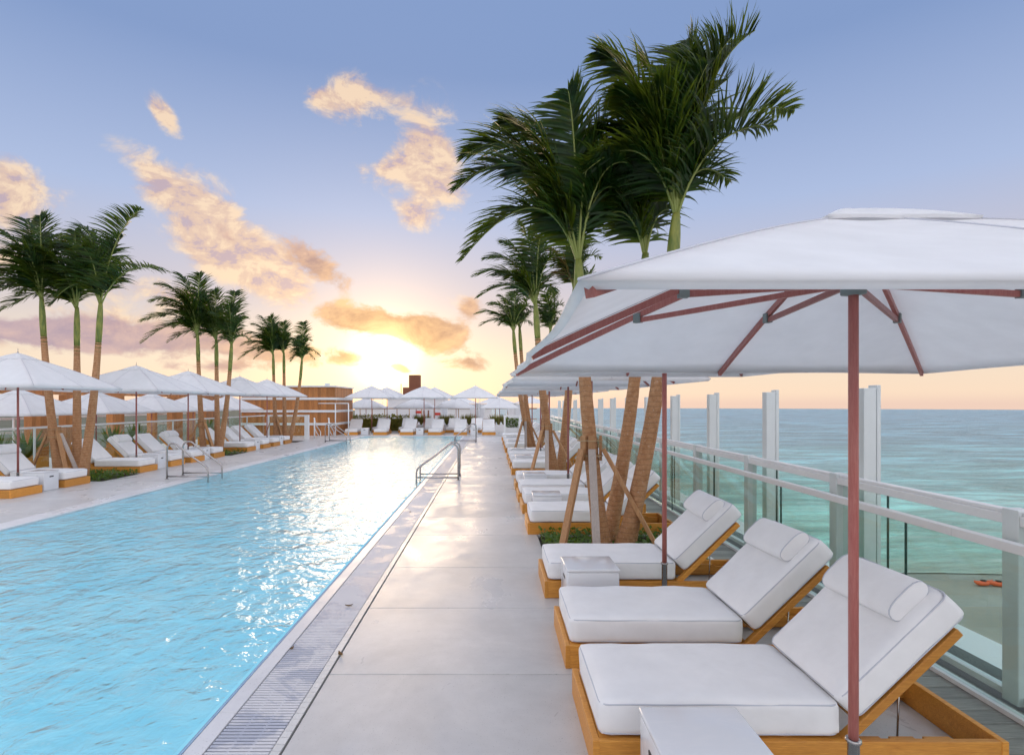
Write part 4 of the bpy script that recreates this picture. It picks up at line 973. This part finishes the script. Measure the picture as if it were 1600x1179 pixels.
# white service block with red emblem panels and the brown rooftop tower
t = thing('service_block', (-6.4, 45.6, -.645), 'plain white service block behind the far umbrellas with small red panels', 'building')
MB().box((-1.9, 0, 0), (2.6, 4, 2.75)).build('wall', 'white_wall', t); MB().box((-1.95, -.04, 2.752), (2.65, 4.04, 2.85)).build('roof', 'white_metal', t)
for (x, z, m_) in ((.55, 1.75, 'red'), (2.1, 1.6, 'red')): MB().box((x - .22, -.03, z - .1), (x + .22, -.002, z + .1)).build('emblem_panel', m_, t)
for x in (1.0, 1.35): MB().box((x - .05, -.04, .3), (x + .05, -.002, 1.9)).build('dark_slot', 'tower', t)
t = thing('service_tower', (-14.2, 105, -12), 'rust brown stepped rooftop plant tower silhouetted near the sun', 'tower')
MB().box((-2.6, -2, 0), (2.6, 2, 15.4)).build('lower_stage', 'tower', t); MB().box((-1.9, -1.6, 15.402), (1.7, 1.6, 16.7)).build('middle_stage', 'tower', t)
MB().box((-.9, -.9, 16.702), (1.1, .9, 19.0)).build('tank', 'tower', t)
for x in (-2.3, -1.5, 1.3, 2.0, 2.4): MB().tube([(x, -1, 15.4), (x, -1, 16.9 + .5 * math.sin(x * 5))], .07, 6).build('mast', 'tower', t)
t = thing('roof_terrace_block', (-16, 100, -20), 'distant pale flat roofed building with roof railing under the sun', 'building')
MB().box((-8, 0, 0), (16, 12, 20.9)).build('wall', 'white_wall', t); MB().box((-8.2, -.2, 20.902), (16.2, 12.2, 21.2)).build('parapet', 'white_wall', t)
for q in range(16): MB().tube([(-7.8 + q * 1.55, 0, 21.2), (-7.8 + q * 1.55, 0, 23.2)], .05, 5).build('rail_post', 'white_metal', t)
MB().tube([(-7.8, 0, 23.2), (15.6, 0, 23.2)], .06, 5).build('roof_rail', 'white_metal', t)

# white planter gate at the end of the walkway
t = thing('planter_frame', (1.15, 31.6, 0), 'white framed box planter with green shrub at the end of the right lounger row', 'planter')
for x in (-.42, .42): MB().box((x - .05, -.05, 0), (x + .05, .05, 1.15)).build('post', 'white_metal', t)
MB().box((-.369, -.04, 1.07), (.369, .04, 1.149)).build('top_bar', 'white_metal', t)
MB().box((-.369, .1, .0), (.369, .7, .45)).build('box', 'white_wall', t)
leaves(900, lambda: (rnd.uniform(-.36, .36), rnd.uniform(.1, .7), .45 + rnd.uniform(0, .5)), .1).build('shrub', 'cover', t)

# ------------------------------------------------------------------ beach bits
def kayak(loc, rz, m_, label):
    t = thing('beach_kayak', loc, label, 'kayak', 'things lying on the beach', rz); t.scale = (1.25, 1.9, 2.2); n = 12; vs = []
    for i in range(n + 1):
        u = i / n * 2 - 1; w = .42 * (1 - abs(u) ** 2.4) + .02; zk = .25 * abs(u) ** 3
        for a in range(8): th = 2 * math.pi * a / 8; vs.append((u * 1.9, math.cos(th) * w, .28 + zk + math.sin(th) * .26 * (1 - .6 * abs(u) ** 3)))
    b = MB().add(vs, [(i * 8 + j, i * 8 + (j + 1) % 8, (i + 1) * 8 + (j + 1) % 8, (i + 1) * 8 + j) for i in range(n) for j in range(8)]); b.build('hull', m_, t, True)
    MB().tube([(.45 * math.cos(a * .5236), .26 * math.sin(a * .5236), .56) for a in range(12)], .05, 6, True).build('cockpit_rim', 'black', t, True)
kayak((113.5, 131.5, ZS - .25), .1, 'orange_plastic', 'left orange red kayak lying on the sand below the railing')
kayak((116.6, 131.0, ZS - .25), -.15, 'orange_plastic', 'right orange red kayak lying on the sand below the railing')
kayak((123.0, 133.0, ZS - .25), -.3, 'grey_plastic', 'dark grey kayak on the sand beside the orange ones')

# a few fallen leaves on the grate and the walkway
for i, (x, y, a, lb) in enumerate(((-1.30, 5.05, .2, 'dark curled leaf lying on the drain grate'), (-1.47, 4.15, 1.2, 'small brown leaf caught at the coping edge'), (-1.06, 4.05, 2.2, 'tiny pale leaf at the joint beside the grate'), (-1.36, 9.4, .9, 'dry leaf far along the drain grate'))):
    L_ = .07 if i % 2 == 0 else .045; b = MB(); vs = []
    for q in range(7):
        u = q / 6; w = math.sin(math.pi * min(1, u + .02)) * L_ * .22 + .001; z = .004 + .012 * (u - .5) ** 2 * 4
        vs += [(u * L_, -w, z + .006), (u * L_, 0, z), (u * L_, w, z + .006)]
    b.add(vs, [(3 * q + r_, 3 * q + r_ + 1, 3 * q + r_ + 4, 3 * q + r_ + 3) for q in range(6) for r_ in (0, 1)])
    o = b.build('fallen_leaf', 'dryfrond'); o.location = (x, y, 0); o.rotation_euler = (0, 0, a); tag(o, lb, 'leaf', 'fallen leaves beside the pool')
